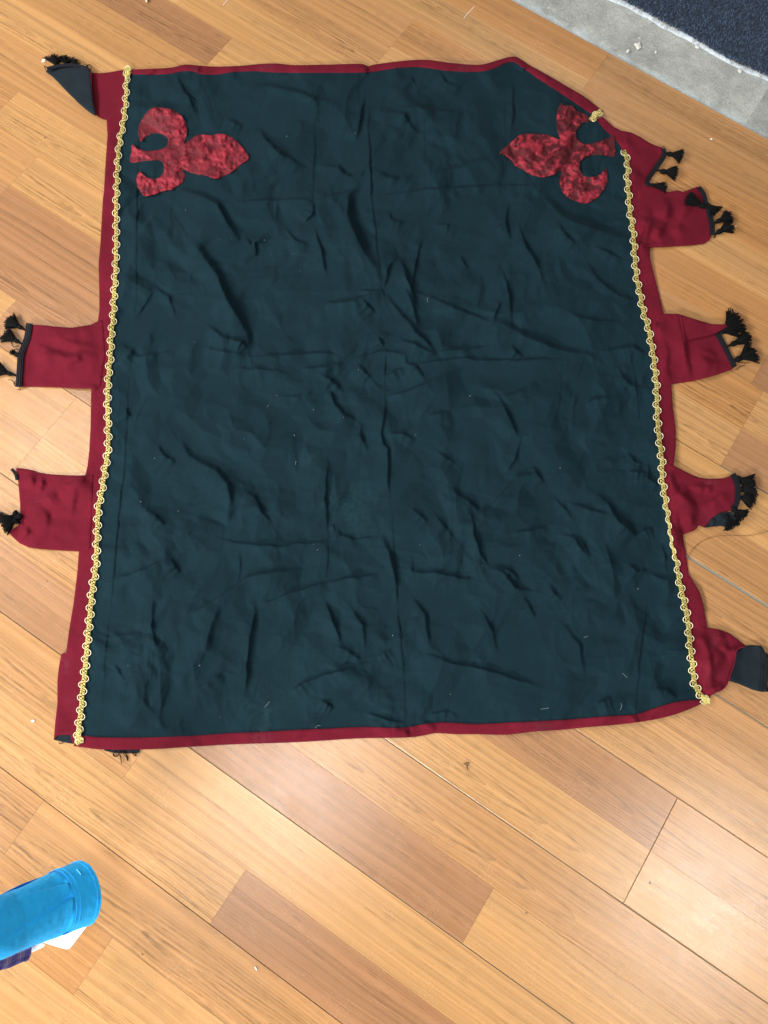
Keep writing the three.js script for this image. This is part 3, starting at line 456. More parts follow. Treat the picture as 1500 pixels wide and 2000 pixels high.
// ---------------------------------------------------------------- the tabs
function tab(outline, seed, lift = 0.0006, step = 5) { return part('tab', sheet(outline, step, border(lift), redTint, { seed, skirt: 0.0022 }), redCloth, banner); }
const addTrim = (t, line, w, lift) => part('trim', trimBand(pairs(line), w, lift), blackTrim, t);
const addTassel = (t, bx, by, tx, ty, o) => part('tassel', tassel(bx, by, tx, ty, o), blackYarn, t);
{ // top left, its end turned over so that the black lining shows
  const t = tab(pairs('246 137 236 137 215 141 196 143 180 142 177 150 182 190 186 222 191 227 200 231 209 233 226 230 244 226'), 11);
  const flap = (x, y) => 0.0035 + 0.0075 * smooth(96, 180, x - (y - 140) * 0.10) + 0.001 * noise(x / 20, y / 20, 5);
  part('folded_end', sheet(pairs('89.5 139 93 135.5 110 131.5 130 128.5 150 130 164 133 176 137 178 170 181 196 187 225 178 220 165 210 150 197 130 177 113 159 101 147'), 4, flap, plainTint, { seed: 12, skirt: 0.003 }), liningCloth, t);
  const rim = curve(pairs('176.5 138 178.5 170 181.5 196 185 212 189 224 198 230.5 208 233'), 3); part('edge_seam', tube(rim.map(([x, y], i) => at(x + 1, y, 0.0105 - 0.0055 * (i / rim.length))), 0.0011, 6), redCloth, t).geometry.setAttribute('color', new THREE.Float32BufferAttribute(new Array(rim.length * 18).fill(1), 3));
  addTrim(t, '92 134 108 130 130 127 150 128 166 132 175 137', 4.5, 0.004);
  addTassel(t, 110, 131, 108, 113, { seed: 1, splay: 0.8, n: 60, neck: 0.1 }); addTassel(t, 128, 129, 130, 116, { seed: 2, splay: 0.9, n: 40, neck: 0.12 }); addTassel(t, 144, 129, 146, 122, { seed: 3, splay: 1, n: 20, neck: 0.1 });
  part('loose_thread', threads(['90 138 86 128 92 132', '158 130 166 126 172 129 165 131', '164 131 176 126 178 133 174 140', '170 133 178 138 179 144', '168 129 174 134 170 138']), blackYarn, t);
}
{ // middle left
  const t = tab(pairs('200 626 192 627 178 634 160 637 140 640 110 638 85 635 58 634 53 658 48 676 42 694 39 716 37 755 70 754.5 100 755 150 758 178 758 196 756 205 690'), 13);
  addTrim(t, '57.5 632 53 660 47 676 41 693 39 716 36.5 755', 11);
  addTassel(t, 50, 645, 19, 628, { seed: 4, splay: 0.5, n: 80 }); addTassel(t, 43, 672, 12, 655, { seed: 5, splay: 0.5, n: 80 }); addTassel(t, 36, 694, 27, 690, { seed: 6, splay: 0.3, n: 24 }); addTassel(t, 33, 734, -8, 722, { seed: 7, splay: 0.45, n: 85 });
  part('loose_thread', threads(['26 660 22 670 28 678 36 674', '34 752 28 748 22 742 16 741', '36 752 30 754 27 748 31 744', '37 754 40 761 34 760', '26 690 30 682 36 682']), blackYarn, t);
}
{ // lower left
  const t = tab(pairs('182 927 167 928 160 928.5 140 928.5 107 927 90 925 75 922.5 66 919 57 917 45 915 37 914 31 915 34 925 36 947 38 970 39.5 990 40 1012 36 1026 25 1034 15 1028 12 1031 22 1046 30 1054 38 1061 56 1069 75 1071.5 93 1073 125 1075 154 1076.5 176 1074'), 14);
  addTrim(t, '23 916 27 921 31 928 33 937', 4); addTrim(t, '12 1028 18 1020 25 1012 37 1002', 6, 0.002);
  addTassel(t, 37, 1010, 10, 1022, { seed: 8, splay: 0.7, n: 80, thick: 1.3, neck: 0.08 }); addTassel(t, 30, 1002, 24, 1016, { seed: 9, splay: 1.1, n: 60, neck: 0.1 }); addTassel(t, 14, 1020, -14, 1011, { seed: 10, splay: 0.5, n: 60 });
}
{ // bottom left, folded away underneath: the lining and its fringe peep out
  const t = part('tab', sheet(pairs('105 1445 114 1434 138 1434 143 1453 126 1450'), 3, (x, y) => 0.0016 + 0.0005 * noise(x / 6, y / 6, 3), plainTint, { seed: 15, skirt: 0.001 }), liningCloth, banner);
  part('trim', sheet(pairs('196 1459 272 1458 272.5 1470 262 1472 247 1471 232 1471.5 220 1470 205 1466.5'), 3, (x, y) => 0.0018 + 0.0007 * noise(x / 3, y / 3, 3), null, { seed: 16, skirt: 0.0012 }), blackTrim, t);
  part('loose_thread', threads(['235 1466 231 1474 224 1478 221 1472', '236 1466 232 1471 236 1480 237 1491', '239 1467 244 1476 250 1482 248 1486', '240 1466 246 1474 251 1480', '256 1469 262 1475 266 1477 262 1470', '228 1467 222 1471 221 1476 226 1477', '115 1449 117 1453 123 1450', '244 1468 247 1477 249 1486']), blackYarn, t);
}
{ // top right
  const t = tab(pairs('1218 262 1234 259.5 1250 267 1265 277 1280 284 1295 288.5 1294 300 1276 327 1259 353 1265 365 1240 372 1228 330'), 21);
  addTrim(t, '1296 291 1297 303 1281 328 1264 355 1268 362', 7.5);
  addTassel(t, 1300, 299, 1327, 306, { seed: 11, splay: 0.6, n: 85, thick: 1.2 }); addTassel(t, 1282, 333, 1316, 339, { seed: 12, splay: 0.55, n: 85, thick: 1.3, neck: 0.42 }); addTassel(t, 1270, 361, 1297, 367, { seed: 13, splay: 0.4, n: 60, neck: 0.2 });
  part('loose_thread', threads(['1276 360 1284 356 1290 361', '1294 288 1296 285 1298 289']), blackYarn, t);
}
{ // second right
  const t = tab(pairs('1246 362 1264 362 1277 366 1293 372 1307 375 1322 371.5 1334 374.5 1350 369 1363.5 364 1374 376 1380 396 1384 418 1390 445 1390 460 1386 468 1376 475 1354 478 1330 479.5 1296 481.5 1269 482 1250 484'), 22);
  addTrim(t, '1365 366 1373 376 1379 395 1382 404', 7); addTrim(t, '1382 404 1386 418 1391 440 1391 458', 9, 0.0022);
  addTassel(t, 1384, 408, 1344, 390, { seed: 14, splay: 0.4, n: 90, thick: 1.3, base: 0.004 }); addTassel(t, 1380, 398, 1396, 414, { seed: 15, splay: 0.7, n: 60, neck: 0.15 }); addTassel(t, 1394, 436, 1422, 424, { seed: 16, splay: 0.45, n: 85, thick: 1.2 }); addTassel(t, 1395, 458, 1421, 444, { seed: 17, splay: 0.5, n: 90, thick: 1.3, neck: 0.4 });
  part('loose_thread', threads(['1394 458 1397 463 1399 455', '1412 423 1414 416 1413 412', '1391 456 1395 465 1398 460']), blackYarn, t);
}
{ // middle right, its top edge folded over
  const t = tab(pairs('1282 612 1299 612.5 1326 613 1343 619 1366 626 1396 640 1410 662 1424 690 1434 716 1430 721 1402 731 1376 738 1351 744 1330 747 1311 750 1292 752'), 23);
  const lap = (x, y) => drape(x, y, 0.0055 + 0.0025 * smooth(1330, 1420, x));
  part('folded_edge', sheet(pairs('1327 613.5 1343 619 1366 626 1390 633 1411 633.5 1431 632.5 1422 637 1410 644 1399 650 1386 654 1373 657 1355 661 1337.5 665 1333 642'), 4, lap, redTint, { seed: 24, skirt: 0.0035 }), redCloth, t);
  addTrim(t, '1401 652 1411 668 1423 692 1435 716', 9);
  addTassel(t, 1406, 648, 1440, 628, { seed: 18, splay: 0.75, n: 100, thick: 1.3, neck: 0.2 }); addTassel(t, 1404, 650, 1436, 644, { seed: 19, splay: 0.5, n: 60, neck: 0.2 }); addTassel(t, 1420, 677, 1457, 661, { seed: 20, splay: 0.34, n: 90, thick: 1.25 }); addTassel(t, 1436, 704, 1466, 690, { seed: 21, splay: 0.55, n: 100, thick: 1.4, neck: 0.2 });
  part('loose_thread', threads(['1440 707 1452 709 1464 708', '1438 722 1446 716 1456 713']), blackYarn, t);
}
{ // fourth right, crumpled
  const t = tab(pairs('1304 905 1317 909.5 1335 919 1353 928 1366 932.5 1380 935 1400 935 1415 933.5 1430 928 1438 948 1438 980 1430 996 1404 1004 1377 1030 1365 1025 1361 1032 1356 1036 1334 1044 1318 1046'), 25);
  part('folded_end', sheet(pairs('1377 1030 1390 1014 1402 1003 1416 1000 1430 1000 1440 1014 1432 1025 1422 1029 1409 1026.5 1394 1028'), 3, (x, y) => 0.006 + 0.0022 * noise(x / 8, y / 8, 6) + 0.0012 * noise(x / 3, y / 3, 7), plainTint, { seed: 26, skirt: 0.003 }), liningCloth, t);
  addTrim(t, '1432 926 1440 946 1440 978 1434 994', 9.5);
  addTassel(t, 1440, 934, 1462, 944, { seed: 22, splay: 0.8, n: 90, thick: 1.2, neck: 0.1 }); addTassel(t, 1443, 956, 1468, 956, { seed: 23, splay: 0.9, n: 100, thick: 1.3, neck: 0.1 }); addTassel(t, 1442, 972, 1464, 974, { seed: 24, splay: 0.7, n: 80, neck: 0.1 }); addTassel(t, 1432, 994, 1447, 1008, { seed: 25, splay: 0.8, n: 80, thick: 1.3, neck: 0.1 }); addTassel(t, 1418, 1008, 1430, 1028, { seed: 26, splay: 0.7, n: 50, neck: 0.1, base: 0.002 });
}
{ // bottom right, twisted so that the lining shows at its end
  const t = tab(pairs('1368 1222 1383 1226 1404 1229 1423 1236 1441 1249 1457 1261.5 1448 1266 1440 1270 1437 1285 1433 1301 1428 1317 1424 1329 1421 1337 1416 1344 1404 1350 1388 1359 1374 1360'), 27);
  part('folded_end', sheet(pairs('1456 1261.5 1465 1260 1476 1260.5 1486 1261 1491 1266 1495 1275 1494.5 1300 1493 1330 1491 1351.5 1472 1347 1446 1336 1424 1329 1428 1317 1433 1301 1437 1285 1440 1270'), 4, (x, y) => 0.007 + 0.005 * smooth(1450, 1426, x) + 0.0012 * noise(x / 14, y / 14, 6), plainTint, { seed: 28, skirt: 0.004 }), liningCloth, t);
  const rim = curve(pairs('1456 1261.5 1440 1269.5 1436.5 1285 1432.5 1301 1427.5 1317 1423.5 1329 1419 1339 1412 1346.5 1403 1351'), 3), m = part('edge_seam', tube(rim.map(([x, y], i) => at(x - 0.5, y, 0.0135 - 0.008 * smooth(0.6, 1, i / rim.length))), 0.0009, 6), redCloth, t); m.geometry.setAttribute('color', new THREE.Float32BufferAttribute(new Array(rim.length * 18).fill(1.25), 3));
  part('stitch_line', tube(curve(pairs('1485 1263 1486 1290 1485.5 1320 1483 1348'), 3).map(([x, y]) => at(x, y, 0.0074 + 0.0012 * noise(x / 14, y / 14, 6))), 0.0006, 4), blackTrim, t);
  addTrim(t, '1494 1276 1497 1300 1496 1326 1494 1350', 7, 0.002);
  addTassel(t, 1494, 1282, 1524, 1280, { seed: 27, splay: 0.6, n: 70 }); addTassel(t, 1494, 1318, 1524, 1322, { seed: 28, splay: 0.6, n: 70 }); addTassel(t, 1492, 1346, 1520, 1348, { seed: 29, splay: 0.5, n: 60 });
  part('backing_patch', sheet(pairs('1494 1290 1499 1289 1501 1300 1495 1301'), 2, () => 0.008, redTint, { seed: 29, skirt: 0.001 }), redCloth, t);
}

// ---------------------------------------------------------------- velvet fleur-de-lis
const velvetBump = texture(256, 256, (x, y) => 0.5 + 0.35 * noise(x / 2, y / 2, 3) + 0.2 * noise(x / 6, y / 6, 4)); velvetBump.repeat.set(16, 16);
const velvet = new THREE.MeshPhysicalMaterial({ color: new THREE.Color().setRGB(0.172, 0.0105, 0.0205), vertexColors: true, bumpMap: velvetBump, bumpScale: 0.0004, roughness: 0.7, specularIntensity: 0.5, sheen: 0.4, sheenColor: new THREE.Color(0.62, 0.22, 0.27), sheenRoughness: 0.4, side: THREE.DoubleSide });
// scrolls of raised pile against the pressed ground
const pileAt = (x, y, k, s) => { const wx = x + 9 * noise(x / 15, y / 15, k + 3) + 4 * noise(x / 6, y / 6, k + 5), wy = y + 9 * noise(x / 15, y / 15, k + 4) + 4 * noise(x / 6, y / 6, k + 6); return smooth(0.34, 0.16, Math.abs(noise(wx / s, wy / s, k))); };
function fleur(text, k, contrast) {
  const z = pairs(text), ox = z.shift(), q = z.map(([x, y]) => [ox[0] + x / 5.769, ox[1] + y / 5.769]), r = rng(k), o = curve(q, 2.2, true).map(([x, y]) => [x + (r() - 0.5) * 0.9, y + (r() - 0.5) * 0.9]);
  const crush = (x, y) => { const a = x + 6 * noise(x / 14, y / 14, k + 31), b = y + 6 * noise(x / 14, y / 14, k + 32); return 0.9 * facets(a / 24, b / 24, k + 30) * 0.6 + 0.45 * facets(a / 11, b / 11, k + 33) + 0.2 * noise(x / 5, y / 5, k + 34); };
  const h = (x, y) => drape(x, y, Math.max(0.0012, 0.0026 + 0.0065 * crush(x, y) + 0.0011 * pileAt(x, y, k, 15)) + 0.0004 * noise(x / 2.5, y / 2.5, k + 50));
  const c = (x, y) => { const p = pileAt(x, y, k, 15), d = clamp(edgeDistance(o, x, y) / 2), v = lerp(1, lerp(0.22, 1.3, p), contrast) * (0.90 + 0.10 * noise(x / 2.6, y / 2.6, k + 9) + 0.34 * crush(x, y)); return [v * lerp(0.8, 1, d), v * lerp(0.6, 1, d), v * lerp(0.7, 1, d)]; };  // crush term paints fold shading into the colour; pile scrolls are true tone
  return part('fleur_de_lis', sheet(o, 2.1, h, c, { seed: k, skirt: 0.0016, jitter: 0.5 }), velvet, banner);
}
fleur('240 190 205 490 175 430 175 350 205 270 260 180 330 120 420 115 540 135 640 190 700 270 725 340 715 440 690 520 740 490 830 430 900 420 1000 428 1060 412 1140 415 1240 460 1310 520 1370 590 1420 670 1400 710 1340 740 1290 790 1210 850 1120 890 1070 910 1010 905 930 878 850 868 760 845 680 815 700 870 700 910 660 970 600 1000 560 1030 450 1055 330 1095 240 1105 200 1060 160 1000 155 910 190 835 230 870 310 915 390 915 440 870 465 810 460 760 430 715 370 705 250 715 120 735 80 720 95 620 105 525 160 575 250 600 380 595 460 575 505 520 500 460 470 430 400 405 330 405 260 440', 201, 0.5).userData.label = 'crushed burgundy velvet fleur-de-lis on the left';
fleur('960 190 95 625 180 540 270 460 330 420 460 412 640 425 770 470 745 380 735 260 745 150 790 65 830 95 890 90 960 150 1050 190 1125 240 1130 265 1090 270 1030 285 970 350 955 440 990 495 1060 525 1180 505 1270 475 1380 435 1390 520 1395 660 1350 660 1260 645 1160 650 1070 665 1010 710 990 770 1005 830 1060 890 1140 895 1210 875 1260 830 1295 800 1310 880 1305 960 1250 1060 1170 1150 1060 1190 950 1165 860 1120 795 1050 770 960 775 880 790 820 720 860 640 885 570 895 450 870 350 810 260 760 210 690 130 635', 301, 0.8).userData.label = 'scroll patterned burgundy velvet fleur-de-lis on the right';
// a pressed border of stitches round each motif would be finer than the weave; the raw edges fray instead

// ---------------------------------------------------------------- gold braid: a pale cord waving through a knitted core
const goldCord = new THREE.MeshPhysicalMaterial({ color: new THREE.Color().setRGB(0.68, 0.63, 0.42), metalness: 0.2, roughness: 0.42, sheen: 0.3, sheenColor: new THREE.Color(1, 0.95, 0.7) }), goldKnit = new THREE.MeshPhysicalMaterial({ color: new THREE.Color().setRGB(0.46, 0.385, 0.12), metalness: 0.3, roughness: 0.42 });
function braid(line, { amp = 8, period = 25, core = 4.2, phase = 0, lift = 0.0022, squash = () => 1 } = {}) {
  const c = curve(line, 0.8), n = c.length, total = n * 0.8;
  const frame = (i) => { const a = c[Math.max(i - 3, 0)], b = c[Math.min(i + 3, n - 1)], l = Math.hypot(b[0] - a[0], b[1] - a[1]) || 1; return [(b[0] - a[0]) / l, (b[1] - a[1]) / l]; };
  const run = (fn, rad, every, sides) => { const p = []; for (let i = 0; i < n; i += every) { const t = frame(i), s = i * 0.8, [d, h, e] = fn(s), k = squash(s / total), x = c[i][0] - t[1] * d * k + t[0] * e, y = c[i][1] + t[0] * d * k + t[1] * e; p.push(at(x, y, drape(x, y, lift + h))); } return tube(p, rad, sides); };
  const W2 = Math.PI * 2, cord = run((s) => { const a = (s / period) * W2 + phase + 0.22 * noise(s / 40, 1, 5); return [amp * (Math.sin(a) * 1.06 - 0.10 * Math.sin(3 * a)), 0.0002 + 0.0009 * Math.sin(a) ** 2, -2.4 * Math.sin(2 * a)]; }, 0.00068, 2, 6);
  const knit = [];
  for (const [f, ph, a, rad] of [[4, 0, 1, 0.00062], [4, Math.PI, 1, 0.00062], [3, 1.1, 0.8, 0.00055]]) knit.push(run((s) => { const w = (s / period) * f * W2 + ph; return [core * a * Math.sin(w) + 0.4 * Math.sin((s / period) * W2 + phase), 0.0010 + 0.0007 * Math.sin(w * 1.5 + ph), 1.3 * Math.sin(2 * w + ph)]; }, rad, 1, 5));
  return [cord, mergeGeometries(knit)];
}
function goldTrim(line, o, label) { const [a, b] = braid(line, o), m = part('gold_braid', b, goldKnit, banner); part('cord', a, goldCord, m); if (label) m.userData.label = label; return m; }
const gl = goldTrim(GOLD_L.filter((_, i) => i % 4 === 0 || i === GOLD_L.length - 1), { amp: 7.2, squash: (t) => lerp(0.82, 1.1, t) }, 'gold braid down the left border');
const gr = goldTrim(GOLD_R.filter((_, i) => i % 4 === 0 || i === GOLD_R.length - 1), { amp: 7.4, phase: 1, squash: (t) => lerp(0.85, 1.05, t) * (1 - 0.55 * Math.exp(-(((t - 0.70) / 0.055) ** 2))) }, 'gold braid down the right border');
goldTrim(pairs('1155 235 1160 228 1168 221 1175 217'), { amp: 6.5, period: 17, core: 6, lift: 0.0034 }, 'short gold braid end on the top hem');
// doubled-back braid ends
for (const [line, host] of [['158 1425 151 1436 157 1446 149 1452', gl], ['1372 1362 1380 1364 1374 1371 1386 1369', gr], ['244 150 252 140 246 134 255 137', gl]]) { const [a, b] = braid(pairs(line), { amp: 6, period: 14, core: 6, lift: 0.0036 }); part('braid_end', b, goldKnit, host); part('braid_end', a, goldCord, host); }
// specks of lint caught on the cloth
{
  const r = rng(5), g = [], f = [];
  for (const [x, y] of pairs('560 266 694 260 572 495 517 469 708 147 612 800 671 815 540 772 575 850 476 858 302 895 348 998 275 980 612 1063 620 1074 820 1064 767 1241 945 1084 1015 1085 1094 914 1040 690 942 1104 700 722 586 530 836 582 874 588 812 849 918 773 428 468 350 470 362 410 380 668 452 466 390 1300 250 1300 880 1356 430 1400 1246 1150')) { const s = new THREE.IcosahedronGeometry(0.0003 + 0.00035 * r(), 0); const p = at(x, y, drape(x, y, 0.0012)); s.translate(p.x, p.y, p.z); g.push(s); }
  for (const s of ['517 1381 522 1376 526 1370', '616 1422 620 1417 626 1418', '1213 1373 1214 1380 1211 1387', '1216 1315 1220 1319 1225 1323', '522 795 525 790', '578 900 577 908', '1056 1385 1064 1384 1072 1383', '834 582 836 590', '1140 1245 1148 1243']) { const c = curve(pairs(s), 2); f.push(tube(c.map(([x, y]) => at(x, y, drape(x, y, 0.0010))), 0.00018, 4)); }
  const m = part('lint', mergeGeometries(g), new THREE.MeshStandardMaterial({ color: 0xb4bbbe, roughness: 1 }), banner); m.userData.kind = 'stuff';
  const m2 = part('lint_fibres', mergeGeometries(f), new THREE.MeshStandardMaterial({ color: 0x8a9498, roughness: 1 }), banner); m2.userData.kind = 'stuff';
}

// ---------------------------------------------------------------- clothes hanging in at the lower left
// a sleeve as a flattened tube: axis given in survey points with heights, half width in survey units
function sleeveShell(axis, half, flat, s0, s1, grow, rel, ns = 70, nk = 192) {
  const pos = [], uv = [], idx = [], C = axis.map(([x, y, h]) => at(x, y, h)), L = [0]; for (let i = 1; i < C.length; i++) L.push(L[i - 1] + C[i].distanceTo(C[i - 1]));
  const total = L[L.length - 1], pt = (t) => { const d = t * total; let i = 1; while (i < L.length - 1 && L[i] < d) i++; return C[i - 1].clone().lerp(C[i], (d - L[i - 1]) / (L[i] - L[i - 1])); };
  const dir = C[C.length - 1].clone().sub(C[0]).normalize(), s = new THREE.Vector3().crossVectors(dir, new THREE.Vector3(0, 1, 0)).normalize(), n = new THREE.Vector3().crossVectors(s, dir).normalize();
  const A = at(axis[0][0], axis[0][1], axis[0][2]).distanceTo(at(axis[0][0] + half * 0.4, axis[0][1] + half * 0.916, axis[0][2]));
  for (let j = 0; j <= ns; j++) for (let k = 0; k <= nk; k++) {
    const t = lerp(s0, s1, j / ns), w = (k / nk) * Math.PI * 2, p = pt(t), a = A * grow(t), e = rel(t, w);
    const q = p.addScaledVector(s, Math.cos(w) * (a + e)).addScaledVector(n, Math.sin(w) * (a * flat + e));
    pos.push(q.x, q.y, q.z); uv.push((k / nk) * A * 5, t * total);
    if (j && k) { const o = j * (nk + 1) + k; idx.push(o, o - 1, o - nk - 1, o - 1, o - nk - 2, o - nk - 1); }
  }
  return geometry(pos, idx, uv);
}
function ring(axis, half, flat, t, grow, rel, out, rad, w0 = 0, w1 = Math.PI * 2) {
  const g = sleeveShell(axis, half, flat, t, t + 1e-4, grow, (a, w) => rel(t, w) + out, 1, 96), a = g.attributes.position, p = [];
  for (let k = 0; k <= 96; k++) { const w = (k / 96) * Math.PI * 2; if (w >= w0 && w <= w1) p.push(new THREE.Vector3(a.getX(k), a.getY(k), a.getZ(k))); }
  return tube(p, rad, 5);
}
{
  const axis = [[161, 1744, 0.125], [95, 1770, 0.165], [20, 1803, 0.215], [-120, 1862, 0.31]], half = 60, flat = 0.8;
  const s = thing('shirt_sleeve', 'bright blue cotton shirt sleeve with a stitched cuff hanging in at the lower left', 'sleeve', at(157, 1745, 0));
  const blue = new THREE.MeshPhysicalMaterial({ color: new THREE.Color().setRGB(0.016, 0.405, 0.87), bumpMap: weave, bumpScale: 0.0003, roughness: 0.85, specularIntensity: 0.4, sheen: 0.25, sheenColor: new THREE.Color(0.4, 0.7, 1), side: THREE.DoubleSide });
  const seam = new THREE.MeshPhysicalMaterial({ color: new THREE.Color().setRGB(0.03, 0.42, 0.86), roughness: 0.8, sheen: 0.2 });
  const grow = (t) => 1 - 0.19 * t;
  // pleats fold in where the sleeve is gathered into the cuff
  const rel = (t, w) => { const after = smooth(0.175, 0.20, t), fade = Math.exp(-Math.max(0, t - 0.18) * 2.6), p = w - 1.5 - 0.9 * (t - 0.18), q = w - 1.0 + 0.6 * (t - 0.18); return after * (0.0062 * fade * lerp(-0.55 * Math.exp(-((p / 0.16) ** 2)), Math.exp(-((p / 0.5) ** 2)), smooth(-0.07, 0.07, p)) + 0.005 * Math.exp(-Math.max(0, t - 0.18) * 9) * lerp(-0.5 * Math.exp(-((q / 0.16) ** 2)), Math.exp(-((q / 0.3) ** 2)), smooth(-0.07, 0.07, q)) + 0.0022 * noise(t * 5, w * 1.6, 4)) + 0.0003 * noise(t * 30, w * 6, 8); };
  const cuffRel = (t, w) => 0.0014 + 0.0004 * noise(t * 30, w * 5, 9) + 0.0006 * Math.exp(-(((t - 0.012) / 0.01) ** 2));
  const S = part('sleeve', sleeveShell(axis, half, flat, 0.165, 1, grow, rel, 200), blue, s), cuff = part('cuff', sleeveShell(axis, half, flat, 0, 0.178, grow, cuffRel, 40), blue, s);
  part('cuff_edge', ring(axis, half, flat, 0, grow, cuffRel, -0.0004, 0.0012), blue, cuff);
  for (const [t, o] of [[0.022, 0.0004], [0.140, 0.0004], [0.170, 0.0006]]) part('stitching', ring(axis, half, flat, t, grow, cuffRel, o, 0.00032), seam, cuff);
  part('buttonhole', ring(axis, half, flat, 0.085, grow, cuffRel, 0.0006, 0.0010, 0.62, 0.98), new THREE.MeshStandardMaterial({ color: new THREE.Color().setRGB(0.10, 0.52, 0.82), roughness: 0.9 }), cuff);
}
{
  const axis = [[49, 1852, 0.10], [-90, 1908, 0.2]], p = thing('plaid_sleeve', 'navy and purple plaid sleeve hanging just below the blue sleeve', 'sleeve', at(49, 1852, 0));
  const plaid = texture(128, 128, (x, y) => { const a = x % 32 < 14 ? 1 : 0, b = y % 32 < 14 ? 1 : 0, l = x % 32 === 23 || y % 32 === 23 ? 0.25 : 0, n = 0.04 * noise(x, y, 3); const t = a + b; return t === 2 ? [0.16 + n, 0.15 + n, 0.36 + n] : t === 1 ? [0.27 + n + l, 0.24 + n + l, 0.45 + n + l] : [0.40 + n + l, 0.34 + n + l, 0.45 + n + l]; }, true);
  plaid.repeat.set(9, 11);
  const m = new THREE.MeshPhysicalMaterial({ map: plaid, roughness: 0.9, bumpMap: weave, bumpScale: 0.0003, side: THREE.DoubleSide });
  part('sleeve', sleeveShell(axis, 23, 0.7, 0, 1, () => 1, (t, w) => 0.0014 * noise(t * 8, w * 2, 6), 50, 60), m, p);
  part('hem', ring(axis, 23, 0.7, 0.004, () => 1, () => 0, 0.0003, 0.0011), m, p);
}
const card = new THREE.MeshPhysicalMaterial({ color: new THREE.Color().setRGB(0.60, 0.66, 0.72), roughness: 0.45 });
function paper(name, outline, h, label) {
  const o = pairs(outline), c = o.reduce((a, q) => [a[0] + q[0] / o.length, a[1] + q[1] / o.length], [0, 0]), g = sheet(o, 4, h, null, { seed: 41, skirt: 0.0007 }), m = new THREE.Mesh(g, card), p = at(c[0], c[1], 0);
  g.translate(-p.x, 0, -p.z); m.position.copy(p); m.name = numbered(name); m.castShadow = m.receiveShadow = true; scene.add(m); return tag(m, label, 'tag');
}
paper('paper_tag', '70 1836 112 1815 170 1786 176.5 1797 176 1801 137.5 1851 134 1853.6 128 1854 100 1846', (x, y) => 0.106 - 0.0006 * (y - 1820), 'large blank white card tag with a rounded corner under the blue cuff');
paper('paper_tag', '50 1858 76 1838 85 1843 87.5 1846 85 1850 76 1854 56 1863', () => 0.088, 'small white tag tip between the plaid sleeve and the larger card');

// ---------------------------------------------------------------- small things on the floor
function fleck(px, py, rx, ry, turn, col, name, label, category, h = 0.0012) {
  const g = new THREE.IcosahedronGeometry(1, 2), a = g.attributes.position, p = at(px, py, 0), c = Math.cos(turn), s = Math.sin(turn);
  for (let i = 0; i < a.count; i++) { const n = 1 + 0.3 * noise(a.getX(i) * 2 + px, a.getZ(i) * 2 + a.getY(i), 3), x = a.getX(i) * rx * 0.00095 * n, z = a.getZ(i) * ry * 0.00095 * n; a.setXYZ(i, x * c - z * s, h * 0.6 + a.getY(i) * h, x * s + z * c); }
  g.computeVertexNormals();
  const m = new THREE.Mesh(g, new THREE.MeshStandardMaterial({ color: new THREE.Color().setRGB(...col), roughness: 0.9 })); m.position.copy(p); m.name = numbered(name); m.castShadow = m.receiveShadow = true; scene.add(m); return tag(m, label, category);
}
const pale = [0.55, 0.56, 0.53], dark = [0.035, 0.035, 0.05], tan = [0.16, 0.085, 0.035];
fleck(500, 1891, 4, 1.3, 0.9, pale, 'paper_scrap', 'white sliver of paper on the floor below the banner, right of the blue sleeve', 'scrap');
fleck(65, 1408, 3, 2.2, -0.4, pale, 'paper_scrap', 'tiny white crumb on the floor left of the lower left border', 'scrap');
fleck(1389, 272, 2.6, 2.2, 0, pale, 'paper_scrap', 'tiny white crumb on the floor above the top right tassels', 'scrap');
fleck(1437, 442, 1.4, 1.2, 0, pale, 'paper_scrap', 'minute white crumb on the floor right of the second right tab', 'scrap');
fleck(85, 119, 3.6, 5, 0.5, [0.55, 0.53, 0.45], 'dust_tuft', 'pale tuft of dust beside the folded top left tab', 'dust');
fleck(88, 269, 2.4, 0.9, -0.8, dark, 'dark_speck', 'dark speck on the floor left of the burgundy border near the top', 'speck', 0.0006);
fleck(291, 123, 2.2, 0.8, 1.3, tan, 'dark_speck', 'brown speck on the floor above the top hem near the left corner', 'speck', 0.0005);
fleck(1298, 1723 - 1455, 0.8, 0.8, 0, tan, 'dark_speck', 'brown speck between the top right tab and the concrete', 'speck', 0.0004);
fleck(92, 1135, 1, 1, 0, dark, 'dark_speck', 'black speck left of the lower left border', 'speck', 0.0004);
fleck(1269, 1724, 2.4, 3, 0.4, [0.18, 0.14, 0.09], 'dark_speck', 'brown fleck on the bright worn board at the lower right', 'speck', 0.0006);
fleck(1028, 1783, 1.6, 1.4, 0.4, tan, 'dark_speck', 'brown speck in a board joint at the lower middle', 'speck', 0.0005);
fleck(278, 1864, 1.8, 1.2, 0.4, tan, 'dark_speck', 'brown speck on a plank below the white card tag', 'speck', 0.0005);
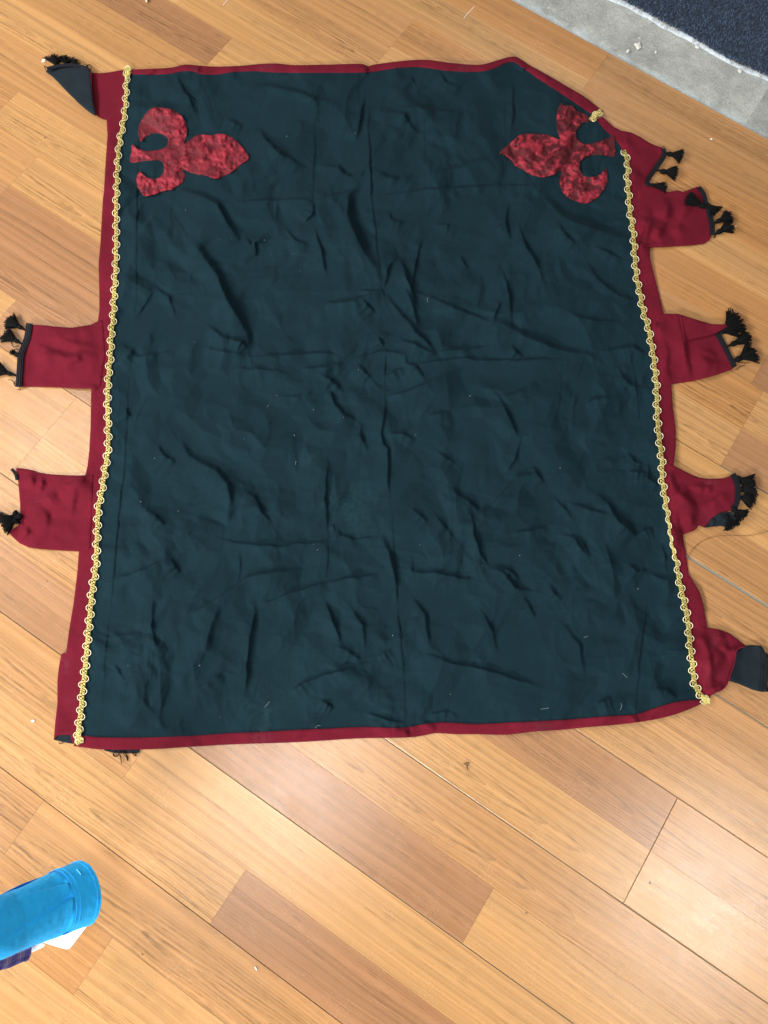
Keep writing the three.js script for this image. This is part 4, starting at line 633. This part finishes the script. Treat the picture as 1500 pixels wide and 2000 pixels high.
{ // a bit of black fluff under the bottom hem
  const m = new THREE.Mesh(threads(['905 1492 910 1490 913 1494 911 1499', '911 1490 916 1489 917 1491', '912 1494 913 1500 914 1504', '907 1492 911 1495'], 0.0005), blackYarn); m.name = 'thread_fluff'; m.castShadow = m.receiveShadow = true; scene.add(m); tag(m, 'small knot of black thread on the floor below the middle of the bottom hem', 'thread');
  const h = new THREE.Mesh(tube(curve(pairs('1337 1100 1346 1084 1356 1070 1372 1057 1392 1049 1416 1045.5 1440 1046.5 1466 1046 1486 1041 1506 1036'), 3).map(([x, y], i) => at(x, y, 0.0016 + 0.0012 * Math.sin(i * 0.25))), 0.00042, 5), new THREE.MeshStandardMaterial({ color: new THREE.Color().setRGB(0.13, 0.065, 0.02), roughness: 0.6 })); h.name = 'loose_hair'; h.castShadow = true; scene.add(h); tag(h, 'long curved brown thread on the floor right of the fourth right tab', 'thread');
  const s = (pts, label) => { const m = new THREE.Mesh(tube(curve(pairs(pts), 2).map(([x, y]) => at(x, y, 0.0007)), 0.0006, 4), new THREE.MeshStandardMaterial({ color: 0xe9e2d6, roughness: 0.8 })); m.name = numbered('white_fibre'); scene.add(m); tag(m, label, 'fibre'); };
  s('906 36 912 28 918 22 926 13', 'short white fibre on the floor above the right part of the top hem'); s('436 10 441 4 446 -2', 'short white fibre on the floor at the top edge of the photo');
}
{ // two things that just reach into the frame at the top
  const p = at(286, -6, 0), a = new THREE.Mesh(tube([at(288, -22, 0.004), at(287, -8, 0.004), at(286.5, 2, 0.004), at(286, 4.5, 0.0038)], [0.0022, 0.0022, 0.0022, 0.0012], 8), new THREE.MeshStandardMaterial({ color: new THREE.Color().setRGB(0.62, 0.52, 0.36), roughness: 0.7 })); a.name = 'wooden_stick'; a.castShadow = true; scene.add(a); tag(a, 'beige stick end at the very top edge left of the round lid', 'stick');
  const c = at(342, -16, 0), g = new THREE.LatheGeometry(pairs('0 0.001 0.016 0.001 0.0195 0.003 0.0205 0.007 0.0195 0.0085 0.0175 0.007 0 0.006').map(([x, y]) => new THREE.Vector2(x, y)), 40), l = new THREE.Mesh(g, new THREE.MeshPhysicalMaterial({ color: new THREE.Color().setRGB(0.55, 0.66, 0.68), roughness: 0.3 })); l.position.copy(c); l.name = 'round_lid'; l.castShadow = true; scene.add(l); tag(l, 'pale blue round plastic lid cut off by the top edge', 'lid');
}
scene.traverse((o) => { if (o.isLight && o.shadow) o.castShadow = true; });
renderer.render(scene, camera);
